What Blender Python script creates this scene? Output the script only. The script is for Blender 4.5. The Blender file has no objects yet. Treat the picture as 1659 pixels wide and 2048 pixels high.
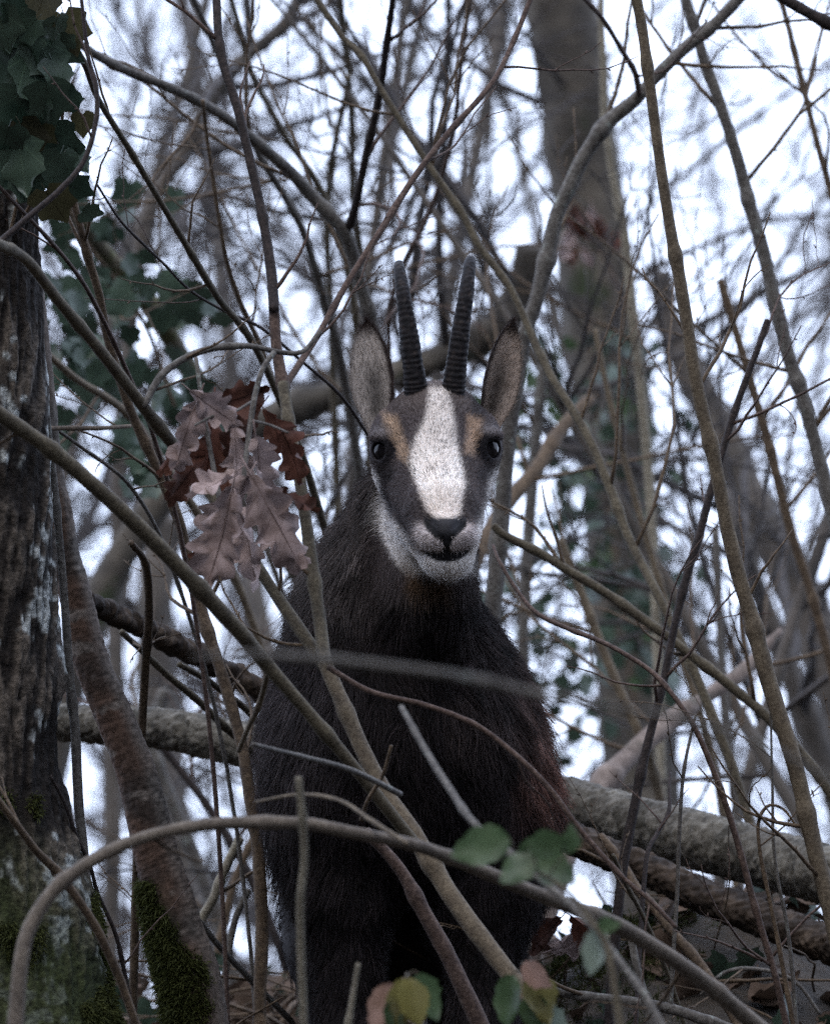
import bpy, math, random
import numpy as np
from mathutils import Vector, Matrix

# ------------------------------------------------------------------ camera
scn = bpy.context.scene
COL = scn.collection
DIST, PX = 12.0, 0.00054                       # focus distance (m), metres per photo pixel there
PITCH = math.radians(12.0)
CAM = Vector((0.0, -DIST * math.cos(PITCH), 0.80 - DIST * math.sin(PITCH)))
cam_d = bpy.data.cameras.new('camera')
cam = bpy.data.objects.new('camera', cam_d); COL.objects.link(cam)
cam.location = CAM
cam.rotation_euler = (math.pi / 2 + PITCH, 0, 0)
cam_d.sensor_fit = 'HORIZONTAL'; cam_d.sensor_width = 24.0
cam_d.lens = 24.0 * DIST / (1659 * PX)
cam_d.clip_start, cam_d.clip_end = 0.5, 2000
cam_d.dof.use_dof = True; cam_d.dof.focus_distance = DIST - 0.03
cam_d.dof.aperture_fstop = cam_d.lens / 30.0   # 30 mm entrance pupil
cam_d.dof.aperture_blades = 9
scn.camera = cam

# ------------------------------------------------------------------ sky and light
SUN_EL, SUN_AZ = math.radians(48), math.radians(205)
world = bpy.data.worlds.new('World'); scn.world = world; world.use_nodes = True
nt = world.node_tree; nt.nodes.clear()
out = nt.nodes.new('ShaderNodeOutputWorld'); bg = nt.nodes.new('ShaderNodeBackground')
sky = nt.nodes.new('ShaderNodeTexSky'); sky.sky_type = 'NISHITA'; sky.sun_disc = False
sky.sun_elevation = SUN_EL; sky.sun_rotation = SUN_AZ; sky.air_density = 1.6; sky.dust_density = 4.0
cloud = nt.nodes.new('ShaderNodeMix'); cloud.data_type = 'RGBA'; cloud.inputs[0].default_value = 0.86
cloud.inputs[7].default_value = (7.8, 9.0, 11.9, 1)      # even pale overcast
nt.links.new(sky.outputs[0], cloud.inputs[6]); nt.links.new(cloud.outputs[2], bg.inputs[0])
bg.inputs[1].default_value = 0.15
nt.links.new(bg.outputs[0], out.inputs[0])
sun_d = bpy.data.lights.new('sun', 'SUN'); sun_d.energy = 0.8; sun_d.angle = math.radians(35); sun_d.color = (1.0, 0.92, 0.82)
sun = bpy.data.objects.new('sun', sun_d); COL.objects.link(sun)
sd = Vector((math.sin(SUN_AZ) * math.cos(SUN_EL), math.cos(SUN_AZ) * math.cos(SUN_EL), math.sin(SUN_EL)))
sun.rotation_euler = sd.to_track_quat('Z', 'Y').to_euler()
vs = scn.view_settings; vs.view_transform = 'Standard'; vs.look = 'None'; vs.exposure = 1.12; vs.gamma = 1.0
vs.use_curve_mapping = False
scn.cycles.use_denoising = False
scn.cycles.max_bounces = 6; scn.cycles.diffuse_bounces = 3; scn.cycles.transparent_max_bounces = 8

# ------------------------------------------------------------------ helpers
CF = np.array([0, math.cos(PITCH), math.sin(PITCH)]); CU = np.array([0, -math.sin(PITCH), math.cos(PITCH)])
CR = np.array([1.0, 0, 0]); CP = np.array(CAM)

def P(px, py, d):
    """photo pixel at a distance from the camera -> world point"""
    k = PX / DIST * d
    return CP + CF * d + CR * ((px - 829.5) * k) + CU * ((1024 - py) * k)

def uvw(px, py, w):
    k = PX * (DIST - w) / DIST
    return np.array([(px - 829.5) * k, (1024 - py) * k, w])

def uvw_world(a):
    a = np.asarray(a, float)
    return CP + CF * DIST + a[..., 0:1] * CR + a[..., 1:2] * CU - a[..., 2:3] * CF

def smooth(e0, e1, x):
    t = np.clip((x - e0) / (e1 - e0), 0, 1); return t * t * (3 - 2 * t)

_nr = np.random.RandomState(5)
_ND = _nr.normal(size=(6, 14, 3)); _ND /= np.linalg.norm(_ND, axis=2, keepdims=True); _NP = _nr.uniform(0, 6.28, (6, 14))
def noise(p, f, s=0):
    """cheap smooth noise, about -1..1"""
    p = np.asarray(p, float); r = np.zeros(p.shape[:-1])
    for k in range(14):
        r += np.sin((p @ _ND[s % 6, k]) * f * (0.6 + 0.07 * k) * 6.28 + _NP[s % 6, k])
    return r / 5.0

def mk(name, verts, faces, mat, parent=None, col=None, flat=False):
    me = bpy.data.meshes.new(name)
    verts = np.asarray(verts, dtype=np.float32)
    if isinstance(faces, np.ndarray):
        n, k = faces.shape
        me.vertices.add(len(verts)); me.vertices.foreach_set('co', verts.ravel())
        me.loops.add(n * k); me.loops.foreach_set('vertex_index', faces.astype(np.int32).ravel())
        me.polygons.add(n); me.polygons.foreach_set('loop_start', np.arange(0, n * k, k, dtype=np.int32))
        me.polygons.foreach_set('loop_total', np.full(n, k, dtype=np.int32))
        me.update(calc_edges=True)
    else:
        me.from_pydata(verts.tolist(), [], faces); me.update()
    if not flat: me.polygons.foreach_set('use_smooth', np.ones(len(me.polygons), dtype=bool))
    if col is not None:
        a = me.color_attributes.new('Col', 'FLOAT_COLOR', 'POINT')
        c = np.ones((len(verts), 4), dtype=np.float32); c[:, :3] = col; a.data.foreach_set('color', c.ravel())
    if mat: me.materials.append(mat)
    o = bpy.data.objects.new(name, me); COL.objects.link(o)
    if parent is not None: adopt(o, parent)
    return o

def adopt(o, parent):
    o.parent = parent
    o.matrix_parent_inverse = Matrix.Translation(-Vector(parent['base_at'])) if 'base_at' in parent else Matrix()

def thing(name, label, cat, loc, group=None):
    o = bpy.data.objects.new(name, None); COL.objects.link(o); o.empty_display_size = 0.05
    o.location = loc; o['base_at'] = list(map(float, loc))
    tag(o, label, cat, group); return o

def tag(o, label=None, cat=None, group=None, kind=None):
    if label: o['label'] = label
    if cat: o['category'] = cat
    if group: o['group'] = group
    if kind: o['kind'] = kind
    return o

def copy_tree(o, loc, rotz, scale, parent=None):
    c = o.copy(); COL.objects.link(c)
    if parent is None:
        c.location = loc; c.rotation_euler = (0, 0, rotz); c.scale = (scale,) * 3
    else: c.parent = parent
    for ch in list(o.children): copy_tree(ch, None, 0, 1, c)
    return c

# ------------------------------------------------------------------ materials
def nodes_of(name):
    m = bpy.data.materials.new(name); m.use_nodes = True
    return m, m.node_tree, m.node_tree.nodes['Principled BSDF']

def N(t, typ, **kw):
    n = t.nodes.new(typ)
    for k, v in kw.items(): setattr(n, k, v)
    return n

def ramp(t, fac, stops):
    r = t.nodes.new('ShaderNodeValToRGB'); e = r.color_ramp.elements
    while len(e) < len(stops): e.new(0.5)
    for q, (p, c) in zip(e, stops): q.position = p; q.color = (*c, 1)
    t.links.new(fac, r.inputs[0]); return r

BARK_TONE = 0.66        # darkens every bark colour evenly, for contrast
def bark(name, dark, mid, light, scale=40.0, rough=0.85, patch=None, patch_amt=0.6, bump=0.25, spec=0.25):
    m, t, b = nodes_of(name)
    dark, mid, light = ([x * BARK_TONE for x in c] for c in (dark, mid, light)); patch = [x * BARK_TONE for x in patch] if patch else None
    g = N(t, 'ShaderNodeNewGeometry')
    n1 = N(t, 'ShaderNodeTexNoise'); n1.inputs['Scale'].default_value = scale; n1.inputs['Detail'].default_value = 6; n1.inputs['Roughness'].default_value = 0.65
    t.links.new(g.outputs['Position'], n1.inputs['Vector'])
    r = ramp(t, n1.outputs[0], [(0.3, dark), (0.5, mid), (0.72, light)])
    last = r.outputs[0]
    n3 = N(t, 'ShaderNodeTexNoise'); n3.inputs['Scale'].default_value = scale * 0.2; n3.inputs['Detail'].default_value = 3
    t.links.new(g.outputs['Position'], n3.inputs['Vector'])
    mx0 = N(t, 'ShaderNodeMix', data_type='RGBA', blend_type='MULTIPLY'); mx0.inputs[0].default_value = 0.75
    r3 = ramp(t, n3.outputs[0], [(0.3, (0.55, 0.52, 0.5)), (0.65, (1.15, 1.12, 1.05))])
    t.links.new(last, mx0.inputs[6]); t.links.new(r3.outputs[0], mx0.inputs[7]); last = mx0.outputs[2]
    if patch:
        n2 = N(t, 'ShaderNodeTexNoise'); n2.inputs['Scale'].default_value = scale * 0.35; n2.inputs['Detail'].default_value = 5; n2.inputs['Roughness'].default_value = 0.7
        t.links.new(g.outputs['Position'], n2.inputs['Vector'])
        r2 = ramp(t, n2.outputs[0], [(patch_amt - 0.02, (0, 0, 0)), (patch_amt + 0.05, (1, 1, 1))])
        mx = N(t, 'ShaderNodeMix', data_type='RGBA'); t.links.new(r2.outputs[0], mx.inputs[0])
        t.links.new(last, mx.inputs[6]); mx.inputs[7].default_value = (*patch, 1); last = mx.outputs[2]
    t.links.new(last, b.inputs['Base Color'])
    b.inputs['Roughness'].default_value = rough; b.inputs['Specular IOR Level'].default_value = spec
    bp = N(t, 'ShaderNodeBump'); bp.inputs['Strength'].default_value = bump; bp.inputs['Distance'].default_value = 0.004
    t.links.new(n1.outputs[0], bp.inputs['Height']); t.links.new(bp.outputs[0], b.inputs['Normal'])
    return m

M = {}
M['olive'] = bark('bark_olive', (0.05, 0.041, 0.028), (0.108, 0.091, 0.063), (0.18, 0.155, 0.11), 260)
M['tan'] = bark('bark_tan', (0.08, 0.062, 0.043), (0.16, 0.128, 0.09), (0.25, 0.207, 0.15), 260)
M['brown'] = bark('bark_brown', (0.045, 0.032, 0.022), (0.12, 0.085, 0.056), (0.20, 0.15, 0.10), 240)
M['cane'] = bark('bark_cane', (0.09, 0.075, 0.062), (0.17, 0.143, 0.118), (0.25, 0.215, 0.18), 220)
M['grey'] = bark('bark_grey', (0.055, 0.05, 0.045), (0.135, 0.125, 0.115), (0.24, 0.23, 0.215), 200, patch=(0.27, 0.29, 0.26), patch_amt=0.62)
M['pale'] = bark('bark_pale', (0.12, 0.11, 0.085), (0.27, 0.245, 0.19), (0.38, 0.35, 0.29), 220)
M['dark'] = bark('bark_dark', (0.012, 0.010, 0.010), (0.038, 0.029, 0.028), (0.08, 0.062, 0.057), 240)
M['red'] = bark('bark_red', (0.04, 0.026, 0.022), (0.105, 0.07, 0.058), (0.2, 0.145, 0.12), 240)
M['far'] = bark('bark_far', (0.05, 0.045, 0.04), (0.095, 0.083, 0.072), (0.16, 0.14, 0.125), 12)
M['fartwig'] = bark('bark_far_twig', (0.03, 0.027, 0.027), (0.06, 0.053, 0.052), (0.10, 0.09, 0.088), 12)
M['log'] = bark('bark_log', (0.05, 0.045, 0.037), (0.13, 0.12, 0.10), (0.25, 0.235, 0.205), 75, patch=(0.05, 0.045, 0.034), patch_amt=0.55, bump=0.8)
M['rot'] = bark('rotten_wood', (0.012, 0.009, 0.007), (0.04, 0.028, 0.02), (0.13, 0.095, 0.068), 35, bump=0.7)
M['mossy'] = bark('bark_mossy', (0.05, 0.045, 0.034), (0.13, 0.115, 0.082), (0.22, 0.2, 0.15), 35, patch=(0.085, 0.088, 0.035), patch_amt=0.5, bump=0.5)
M['pink'] = bark('bare_wood', (0.08, 0.062, 0.05), (0.19, 0.15, 0.13), (0.31, 0.255, 0.225), 55, patch=(0.10, 0.085, 0.065), patch_amt=0.56, bump=0.6)
M['bigtrunk'] = bark('bark_big_trunk', (0.03, 0.027, 0.024), (0.075, 0.066, 0.055), (0.15, 0.13, 0.105), 14, patch=(0.035, 0.05, 0.02), patch_amt=0.6)

def vcol(name, rough=0.8, spec=0.3, bump=0.0, bscale=200, vary=0.0):
    m, t, b = nodes_of(name)
    a = N(t, 'ShaderNodeAttribute'); a.attribute_name = 'Col'
    last = a.outputs['Color']
    if bump or vary:
        g = N(t, 'ShaderNodeNewGeometry')
        n = N(t, 'ShaderNodeTexNoise'); n.inputs['Scale'].default_value = bscale; n.inputs['Detail'].default_value = 5
        t.links.new(g.outputs['Position'], n.inputs['Vector'])
        if vary:
            r = ramp(t, n.outputs[0], [(0.3, (1 - vary,) * 3), (0.7, (1 + vary,) * 3)])
            mx = N(t, 'ShaderNodeMix', data_type='RGBA', blend_type='MULTIPLY'); mx.inputs[0].default_value = 1
            t.links.new(last, mx.inputs[6]); t.links.new(r.outputs[0], mx.inputs[7]); last = mx.outputs[2]
        bp = N(t, 'ShaderNodeBump'); bp.inputs['Strength'].default_value = bump; bp.inputs['Distance'].default_value = 0.003
        t.links.new(n.outputs[0], bp.inputs['Height']); t.links.new(bp.outputs[0], b.inputs['Normal'])
    t.links.new(last, b.inputs['Base Color'])
    b.inputs['Roughness'].default_value = rough; b.inputs['Specular IOR Level'].default_value = spec
    return m
M['hide'] = vcol('animal_hide', 0.75, 0.2)
M['fur'] = vcol('animal_fur', 0.7, 0.12)
M['trunk'] = vcol('lichened_bark', 0.9, 0.2, 0.9, 170, 0.6)
M['trunk2'] = vcol('smooth_brown_bark', 0.85, 0.2, 0.35, 150, 0.4)

def leafmat(name, c1, c2, scale=60, rough=0.5, spec=0.4, trans=0.25, vein=None):
    m, t, b = nodes_of(name)
    oi = N(t, 'ShaderNodeObjectInfo'); g = N(t, 'ShaderNodeNewGeometry')
    n = N(t, 'ShaderNodeTexNoise'); n.inputs['Scale'].default_value = scale; n.inputs['Detail'].default_value = 4
    t.links.new(g.outputs['Position'], n.inputs['Vector'])
    ad = N(t, 'ShaderNodeMath', operation='MULTIPLY_ADD'); ad.inputs[1].default_value = 0.45; t.links.new(oi.outputs['Random'], ad.inputs[0]); 
    sb = N(t, 'ShaderNodeMath', operation='SUBTRACT'); t.links.new(n.outputs[0], sb.inputs[0]); sb.inputs[1].default_value = 0.2
    t.links.new(sb.outputs[0], ad.inputs[2])
    r = ramp(t, ad.outputs[0], [(0.2, c1), (0.75, c2)])
    last = r.outputs[0]
    if vein:
        tc = N(t, 'ShaderNodeTexCoord'); sp = N(t, 'ShaderNodeSeparateXYZ'); t.links.new(tc.outputs['Object'], sp.inputs[0])
        def mth(op, a, b_=None, c_=None):
            m_ = N(t, 'ShaderNodeMath', operation=op)
            for k_, x_ in enumerate((a, b_, c_)):
                if x_ is None: continue
                if isinstance(x_, (int, float)): m_.inputs[k_].default_value = x_
                else: t.links.new(x_, m_.inputs[k_])
            return m_.outputs[0]
        x_, y_ = sp.outputs[0], sp.outputs[1]
        if vein == 'palm':
            ang = mth('ARCTAN2', x_, mth('ADD', y_, 0.06)); fr = mth('ABSOLUTE', mth('SUBTRACT', mth('FRACT', mth('MULTIPLY_ADD', ang, 1.5, 0.5)), 0.5))
            dist = mth('MULTIPLY', fr, mth('ADD', mth('SQRT', mth('ADD', mth('MULTIPLY', x_, x_), mth('MULTIPLY', y_, y_))), 0.05))
            line = mth('LESS_THAN', dist, 0.018)
        else:
            fr = mth('FRACT', mth('MULTIPLY', mth('SUBTRACT', y_, mth('MULTIPLY', mth('ABSOLUTE', x_), 0.9)), 7.0))
            line = mth('MAXIMUM', mth('LESS_THAN', fr, 0.10), mth('LESS_THAN', mth('ABSOLUTE', x_), 0.012))
        mv = N(t, 'ShaderNodeMix', data_type='RGBA', blend_type='MULTIPLY'); t.links.new(mth('MULTIPLY', line, 0.8), mv.inputs[0])
        t.links.new(last, mv.inputs[6]); mv.inputs[7].default_value = (1.7, 1.65, 1.6, 1) if vein == 'palm' else (0.72, 0.68, 0.66, 1); last = mv.outputs[2]
    t.links.new(last, b.inputs['Base Color'])
    b.inputs['Roughness'].default_value = rough; b.inputs['Specular IOR Level'].default_value = spec
    tr = N(t, 'ShaderNodeBsdfTranslucent'); t.links.new(r.outputs[0], tr.inputs[0])
    ms = N(t, 'ShaderNodeMixShader'); ms.inputs[0].default_value = trans
    o = t.nodes['Material Output']
    t.links.new(b.outputs[0], ms.inputs[1]); t.links.new(tr.outputs[0], ms.inputs[2]); t.links.new(ms.outputs[0], o.inputs[0])
    return m
M['ivy'] = leafmat('ivy_leaf', (0.013, 0.026, 0.016), (0.042, 0.066, 0.043), 30, 0.42, 0.5, 0.12, 'palm')
M['ivy_old'] = leafmat('ivy_leaf_old', (0.022, 0.020, 0.009), (0.05, 0.045, 0.019), 30, 0.5, 0.4, 0.25, 'palm')
M['oak'] = leafmat('dry_oak_leaf', (0.14, 0.10, 0.09), (0.33, 0.255, 0.238), 60, 0.75, 0.2, 0.15, 'pinn')
M['oak_dark'] = leafmat('dark_oak_leaf', (0.03, 0.013, 0.009), (0.10, 0.04, 0.026), 50, 0.75, 0.2, 0.2, 'pinn')
M['bramble'] = leafmat('bramble_leaf', (0.022, 0.040, 0.014), (0.058, 0.09, 0.04), 40, 0.5, 0.4, 0.25, 'pinn')
M['yellow'] = leafmat('yellowing_leaf', (0.075, 0.068, 0.02), (0.15, 0.13, 0.035), 40, 0.5, 0.4, 0.3, 'pinn')
M['rust'] = leafmat('rusty_leaf', (0.12, 0.065, 0.04), (0.25, 0.155, 0.12), 60, 0.6, 0.3, 0.25, 'pinn')
M['greyleaf'] = leafmat('grey_green_leaf', (0.11, 0.14, 0.10), (0.2, 0.235, 0.19), 40, 0.5, 0.4, 0.2, 'pinn')
M['litter'] = leafmat('leaf_litter', (0.03, 0.020, 0.014), (0.115, 0.078, 0.055), 25, 0.8, 0.2, 0.1)
M['moss'] = leafmat('moss', (0.014, 0.018, 0.005), (0.05, 0.056, 0.015), 60, 0.8, 0.15, 0.2)

def soil():
    m, t, b = nodes_of('soil')
    g = N(t, 'ShaderNodeNewGeometry')
    n = N(t, 'ShaderNodeTexNoise'); n.inputs['Scale'].default_value = 18; n.inputs['Detail'].default_value = 8; n.inputs['Roughness'].default_value = 0.7
    t.links.new(g.outputs['Position'], n.inputs['Vector'])
    r = ramp(t, n.outputs[0], [(0.3, (0.012, 0.009, 0.006)), (0.5, (0.033, 0.025, 0.017)), (0.7, (0.07, 0.052, 0.036))])
    t.links.new(r.outputs[0], b.inputs['Base Color']); b.inputs['Roughness'].default_value = 0.95
    bp = N(t, 'ShaderNodeBump'); bp.inputs['Strength'].default_value = 0.8; bp.inputs['Distance'].default_value = 0.03
    t.links.new(n.outputs[0], bp.inputs['Height']); t.links.new(bp.outputs[0], b.inputs['Normal'])
    return m
M['soil'] = soil()

# ------------------------------------------------------------------ ground
def ground_z(x, y):
    x = np.asarray(x, float); y = np.asarray(y, float)
    crest = 2.5 + 0.35 * np.sin(x * 1.3 + 0.4)
    up = 0.277 * np.minimum(y, crest)
    down = -0.05 * np.clip(y - crest, 0, 25)
    z = up + down
    z = z + 0.27 * np.exp(-(((x - 0.36) / 0.34) ** 2 + ((y - 1.05) / 0.5) ** 2))
    z = z + 0.02 * np.sin(x * 5.1 + y * 2.3) + 0.015 * np.sin(x * 11 - y * 9)
    return z

def axis(lo, hi, a, b, fine, coarse):
    mid = np.arange(a, b + 1e-6, fine)
    left = a - np.cumsum(np.geomspace(fine * 1.3, coarse, 28)); left = left[left > lo]
    right = b + np.cumsum(np.geomspace(fine * 1.3, coarse, 28)); right = right[right < hi]
    return np.concatenate([[lo], left[::-1], mid, right, [hi]])

gx, gy = axis(-250, 250, -2.5, 2.5, 0.04, 30), axis(-60, 500, -1.5, 4.5, 0.04, 40)
X, Y = np.meshgrid(gx, gy, indexing='ij'); Z = ground_z(X, Y)
Z = np.where(Y < -12, ground_z(X, np.maximum(Y, -12)), Z)
idx = np.arange(X.size).reshape(X.shape)
gf = np.stack([idx[:-1, :-1], idx[1:, :-1], idx[1:, 1:], idx[:-1, 1:]], -1).reshape(-1, 4)
ground = mk('ground', np.stack([X, Y, Z], -1).reshape(-1, 3), gf, M['soil'])
tag(ground, kind='structure')

# ------------------------------------------------------------------ tubes
def catmull(pts, n):
    pts = np.asarray(pts, float)
    if len(pts) < 3:
        t = np.linspace(0, 1, n)[:, None]; return pts[0] * (1 - t) + pts[-1] * t
    q = np.vstack([2 * pts[0] - pts[1], pts, 2 * pts[-1] - pts[-2]])
    s = np.linspace(0, len(pts) - 1 - 1e-9, n); i = s.astype(int); f = (s - i)[:, None]
    p0, p1, p2, p3 = q[i], q[i + 1], q[i + 2], q[i + 3]
    return 0.5 * ((2 * p1) + (-p0 + p2) * f + (2 * p0 - 5 * p1 + 4 * p2 - p3) * f ** 2 + (-p0 + 3 * p1 - 3 * p2 + p3) * f ** 3)

def tube(pts, rad, sides=8, cap=True):
    """swept tube: returns verts, quads (as array); ends closed by collapsing to a point"""
    pts = np.asarray(pts, float); rad = np.asarray(rad, float)
    if cap:
        e0 = pts[0] - (pts[1] - pts[0]) / max(1e-9, np.linalg.norm(pts[1] - pts[0])) * rad[0] * 0.4
        e1 = pts[-1] + (pts[-1] - pts[-2]) / max(1e-9, np.linalg.norm(pts[-1] - pts[-2])) * rad[-1] * 0.4
        pts = np.vstack([e0, pts, e1]); rad = np.concatenate([[rad[0] * 0.05], rad, [rad[-1] * 0.05]])
    T = np.gradient(pts, axis=0); T /= np.linalg.norm(T, axis=1, keepdims=True) + 1e-12
    ref = np.array([0.31, 0.83, 0.46]); ref /= np.linalg.norm(ref)
    if abs(T.mean(0) @ ref) > 0.85 * np.linalg.norm(T.mean(0)): ref = np.array([1.0, 0, 0])
    A = np.cross(T, ref); A /= np.linalg.norm(A, axis=1, keepdims=True) + 1e-12
    B = np.cross(T, A)
    th = np.arange(sides) / sides * 2 * math.pi
    ring = A[:, None] * np.cos(th)[None, :, None] + B[:, None] * np.sin(th)[None, :, None]
    v = pts[:, None] + ring * rad[:, None, None]
    n = len(pts); i = np.arange(n * sides).reshape(n, sides)
    f = np.stack([i[:-1], np.roll(i[:-1], -1, 1), np.roll(i[1:], -1, 1), i[1:]], -1).reshape(-1, 4)
    return v.reshape(-1, 3), f

class Tubes:
    def __init__(s): s.v, s.f, s.n = [], [], 0
    def add(s, pts, rad, sides=4):
        v, f = tube(pts, rad, sides); s.v.append(v); s.f.append(f + s.n); s.n += len(v)
    def build(s, name, mat, parent=None):
        return mk(name, np.vstack(s.v), np.vstack(s.f), mat, parent)

rnd = random.Random(11)
def unit(v): return v / (np.linalg.norm(v) + 1e-12)

def rough_curve(ctrl, widths, depth, n, seed, jitter=0.35):
    """photo polyline + widths in photo pixels + distances -> world points and radii"""
    rs = np.random.RandomState(seed)
    ctrl = np.asarray(ctrl, float); m = len(ctrl)
    dep = np.interp(np.linspace(0, 1, m), np.linspace(0, 1, len(depth)), depth)
    c = np.array([P(a[0], a[1], d) for a, d in zip(ctrl, dep)])
    pts = catmull(c, n)
    wid = np.interp(np.linspace(0, 1, n), np.linspace(0, 1, len(widths)), widths)
    dd = np.interp(np.linspace(0, 1, n), np.linspace(0, 1, len(depth)), depth)
    rad = wid * 0.5 * PX * dd / DIST
    return pts, rad, rs

def wobble(pts, rad, rs, amt=0.3):
    n = len(pts); L = np.concatenate([[0], np.cumsum(np.linalg.norm(np.diff(pts, axis=0), axis=1))])
    o = np.zeros((n, 3))
    for k in range(5):
        f = rs.uniform(4, 26); o += rs.normal(size=3) * np.sin(L[:, None] * f + rs.uniform(0, 6.3)) / (1 + f / 8)
    pts = pts + o * rad[:, None] * amt * 0.4
    r = rad * (1 + 0.035 * np.sin(L * 17 + rs.uniform(0, 6)) + 0.02 * np.sin(L * 61 + 1))
    for q in np.arange(rs.uniform(0.02, 0.12), L[-1], rs.uniform(0.12, 0.25)):        # swollen nodes
        r = r * (1 + 0.26 * np.exp(-((L - q) / (0.006 + 0.5 * rad.mean())) ** 2))
    return pts, r

def side_twig(base, d0, length, r0, rs, sides=5, droop=-0.1, n=9):
    p = [base]; d = unit(d0)
    for k in range(n - 1):
        d = unit(d + rs.normal(size=3) * 0.13 + np.array([0, 0, -droop]) * 0.12)
        p.append(p[-1] + d * length / (n - 1))
    return np.array(p), np.linspace(r0, max(r0 * 0.3, 0.00045), n)

def buds(T, pts, rad, rs, every=0.035):
    L = np.concatenate([[0], np.cumsum(np.linalg.norm(np.diff(pts, axis=0), axis=1))])
    for s in np.arange(every, L[-1], every):
        i = min(np.searchsorted(L, s), len(pts) - 2)
        t = unit(pts[i + 1] - pts[i]); a = unit(np.cross(t, rs.normal(size=3)))
        d = unit(t * 0.8 + a); r = max(0.0011, rad[i] * 0.55)
        T.add(np.array([pts[i], pts[i] + d * r * 2, pts[i] + d * r * 4.5]), np.array([r * 0.7, r, r * 0.2]), 4)

def extend_root(pts, rad, rs):
    """carry a stem on from its last point down into the ground"""
    d = unit(pts[-1] - pts[-4]); p = pts[-1]; ap, ar = [], []
    down = np.array([0, 0.0, -1.0])
    for k in range(80):
        d = unit(d * 0.8 + down * 0.2); p = p + d * 0.07; ap.append(p); ar.append(rad[-1] * (1 + 0.004 * k))
        if p[2] < ground_z(p[0], p[1]) - 0.06: break
    return np.vstack([pts, ap]), np.concatenate([rad, ar])

def extend_top(pts, rad, rs, length=0.5):
    d = unit(pts[0] - pts[3]); n = 8; p = pts[0]; ap, ar = [], []
    for k in range(n):
        d = unit(d + rs.normal(size=3) * 0.05); p = p + d * length / n; ap.append(p); ar.append(rad[0] * (1 - 0.75 * (k + 1) / n))
    return np.vstack([ap[::-1], pts]), np.concatenate([ar[::-1], rad])

STEMS = []     # (points, radii) of every hero stem
def stem(name, label, cat, mat, ctrl, widths, depth, flags='', twigs=3, seed=0, tw_len=(0.08, 0.25), sides=10, group=None, wob=0.3, parent=None, part='stem', far=False):
    """flags: u = goes on past the frame at its first point, r = rooted after its last point"""
    c = np.asarray(ctrl, float); plen = np.linalg.norm(np.diff(c, axis=0), axis=1).sum()
    n = int(max(14, plen / 9))
    pts, rad, rs = rough_curve(ctrl, widths, depth, n, seed + 101)
    pts, rad = wobble(pts, rad, rs, wob)
    vis = (pts.copy(), rad.copy())
    if 'u' in flags: pts, rad = extend_top(pts, rad, rs, 0.4 if not far else 2.0)
    if 'r' in flags: pts, rad = extend_root(pts, rad, rs)
    base = pts[-1]
    v, f = tube(pts, rad, sides)
    v = v + (noise(v, 28, seed) * np.repeat(np.concatenate([[0], rad, [0]]), sides) * 0.035)[:, None] * unit_rows(v - np.repeat(np.vstack([pts[:1], pts, pts[-1:]]), sides, 0))
    root = parent if parent is not None else thing(name, label, cat, base, group)
    mk(part, v, f, M[mat], root)
    for k in range(int(twigs * 0.7 + 0.5)):
        i = rs.randint(3, len(vis[0]) - 3); t = unit(vis[0][i - 1] - vis[0][i + 1])
        a = unit(np.cross(t, rs.normal(size=3))); a[1] *= 0.5
        ln = rs.uniform(*tw_len) * (depth[0] / 12.0)
        r0 = min(vis[1][i] * 0.5, 0.0026 * depth[0] / 12.0)
        p, r = side_twig(vis[0][i], t * 0.8 + a, ln, r0, rs)
        T = Tubes(); T.add(p, r, 5); buds(T, p, r, rs)
        if ln > 0.14:
            for j in range(rs.randint(1, 4)):
                q = rs.randint(2, 7); tt = unit(p[q + 1] - p[q])
                p2, r2 = side_twig(p[q], tt + 0.8 * unit(np.cross(tt, rs.normal(size=3))), ln * rs.uniform(0.25, 0.5), r[q] * 0.6, rs)
                T.add(p2, r2, 4); buds(T, p2, r2, rs)
        T.build('twig', M['red' if mat in ('dark', 'red') else 'brown'] if not far else M['fartwig'], root)
    STEMS.append(vis)
    return root

def unit_rows(a): return a / (np.linalg.norm(a, axis=1, keepdims=True) + 1e-12)
# ------------------------------------------------------------------ shrubs and stems, laid from the photograph
# hazel shrub in front of the animal: one base, a thick stem, an upright leader, a left leader and a long low one
hz = stem('hazel_shrub', 'olive barked hazel shrub forking across the dark chest of the chamois', 'shrub', 'tan',
          [(648, 1325), (700, 1440), (760, 1560), (830, 1665), (900, 1785), (980, 1900), (1060, 2002), (1105, 2060)], [30, 34, 36, 38, 40], [11.45, 11.3], 'r', 0, 1)
stem(0, 0, 0, 'dark', [(432, -10), (440, 100), (478, 230), (518, 400), (540, 530), (548, 620)], [16, 18, 20, 22], [11.75, 11.62], 'u', 5, 2, parent=hz, part='leader')
stem(0, 0, 0, 'red', [(546, 600), (552, 690), (568, 780)], [22, 24], [11.63, 11.6], '', 0, 13, parent=hz, part='leader')
stem(0, 0, 0, 'olive', [(566, 768), (578, 850), (598, 950), (620, 1100), (640, 1250), (650, 1335)], [24, 25, 27], [11.6, 11.45], '', 1, 12, parent=hz, part='leader')
stem(0, 0, 0, 'olive', [(-10, 486), (50, 518), (120, 605), (205, 708), (300, 830), (400, 955), (455, 1040), (505, 1120), (560, 1203), (605, 1268), (650, 1335)], [22, 24, 25, 24, 27], [11.2, 11.6, 11.5], 'u', 3, 3, parent=hz, part='leader')
stem(0, 0, 0, 'olive', [(-10, 820), (110, 905), (250, 1030), (380, 1160), (480, 1265), (530, 1325), (620, 1430), (700, 1525), (770, 1612), (832, 1690)], [30, 33, 31, 28, 26, 24], [11.0, 11.2, 11.3], 'u', 3, 4, parent=hz, part='leader')
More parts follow.
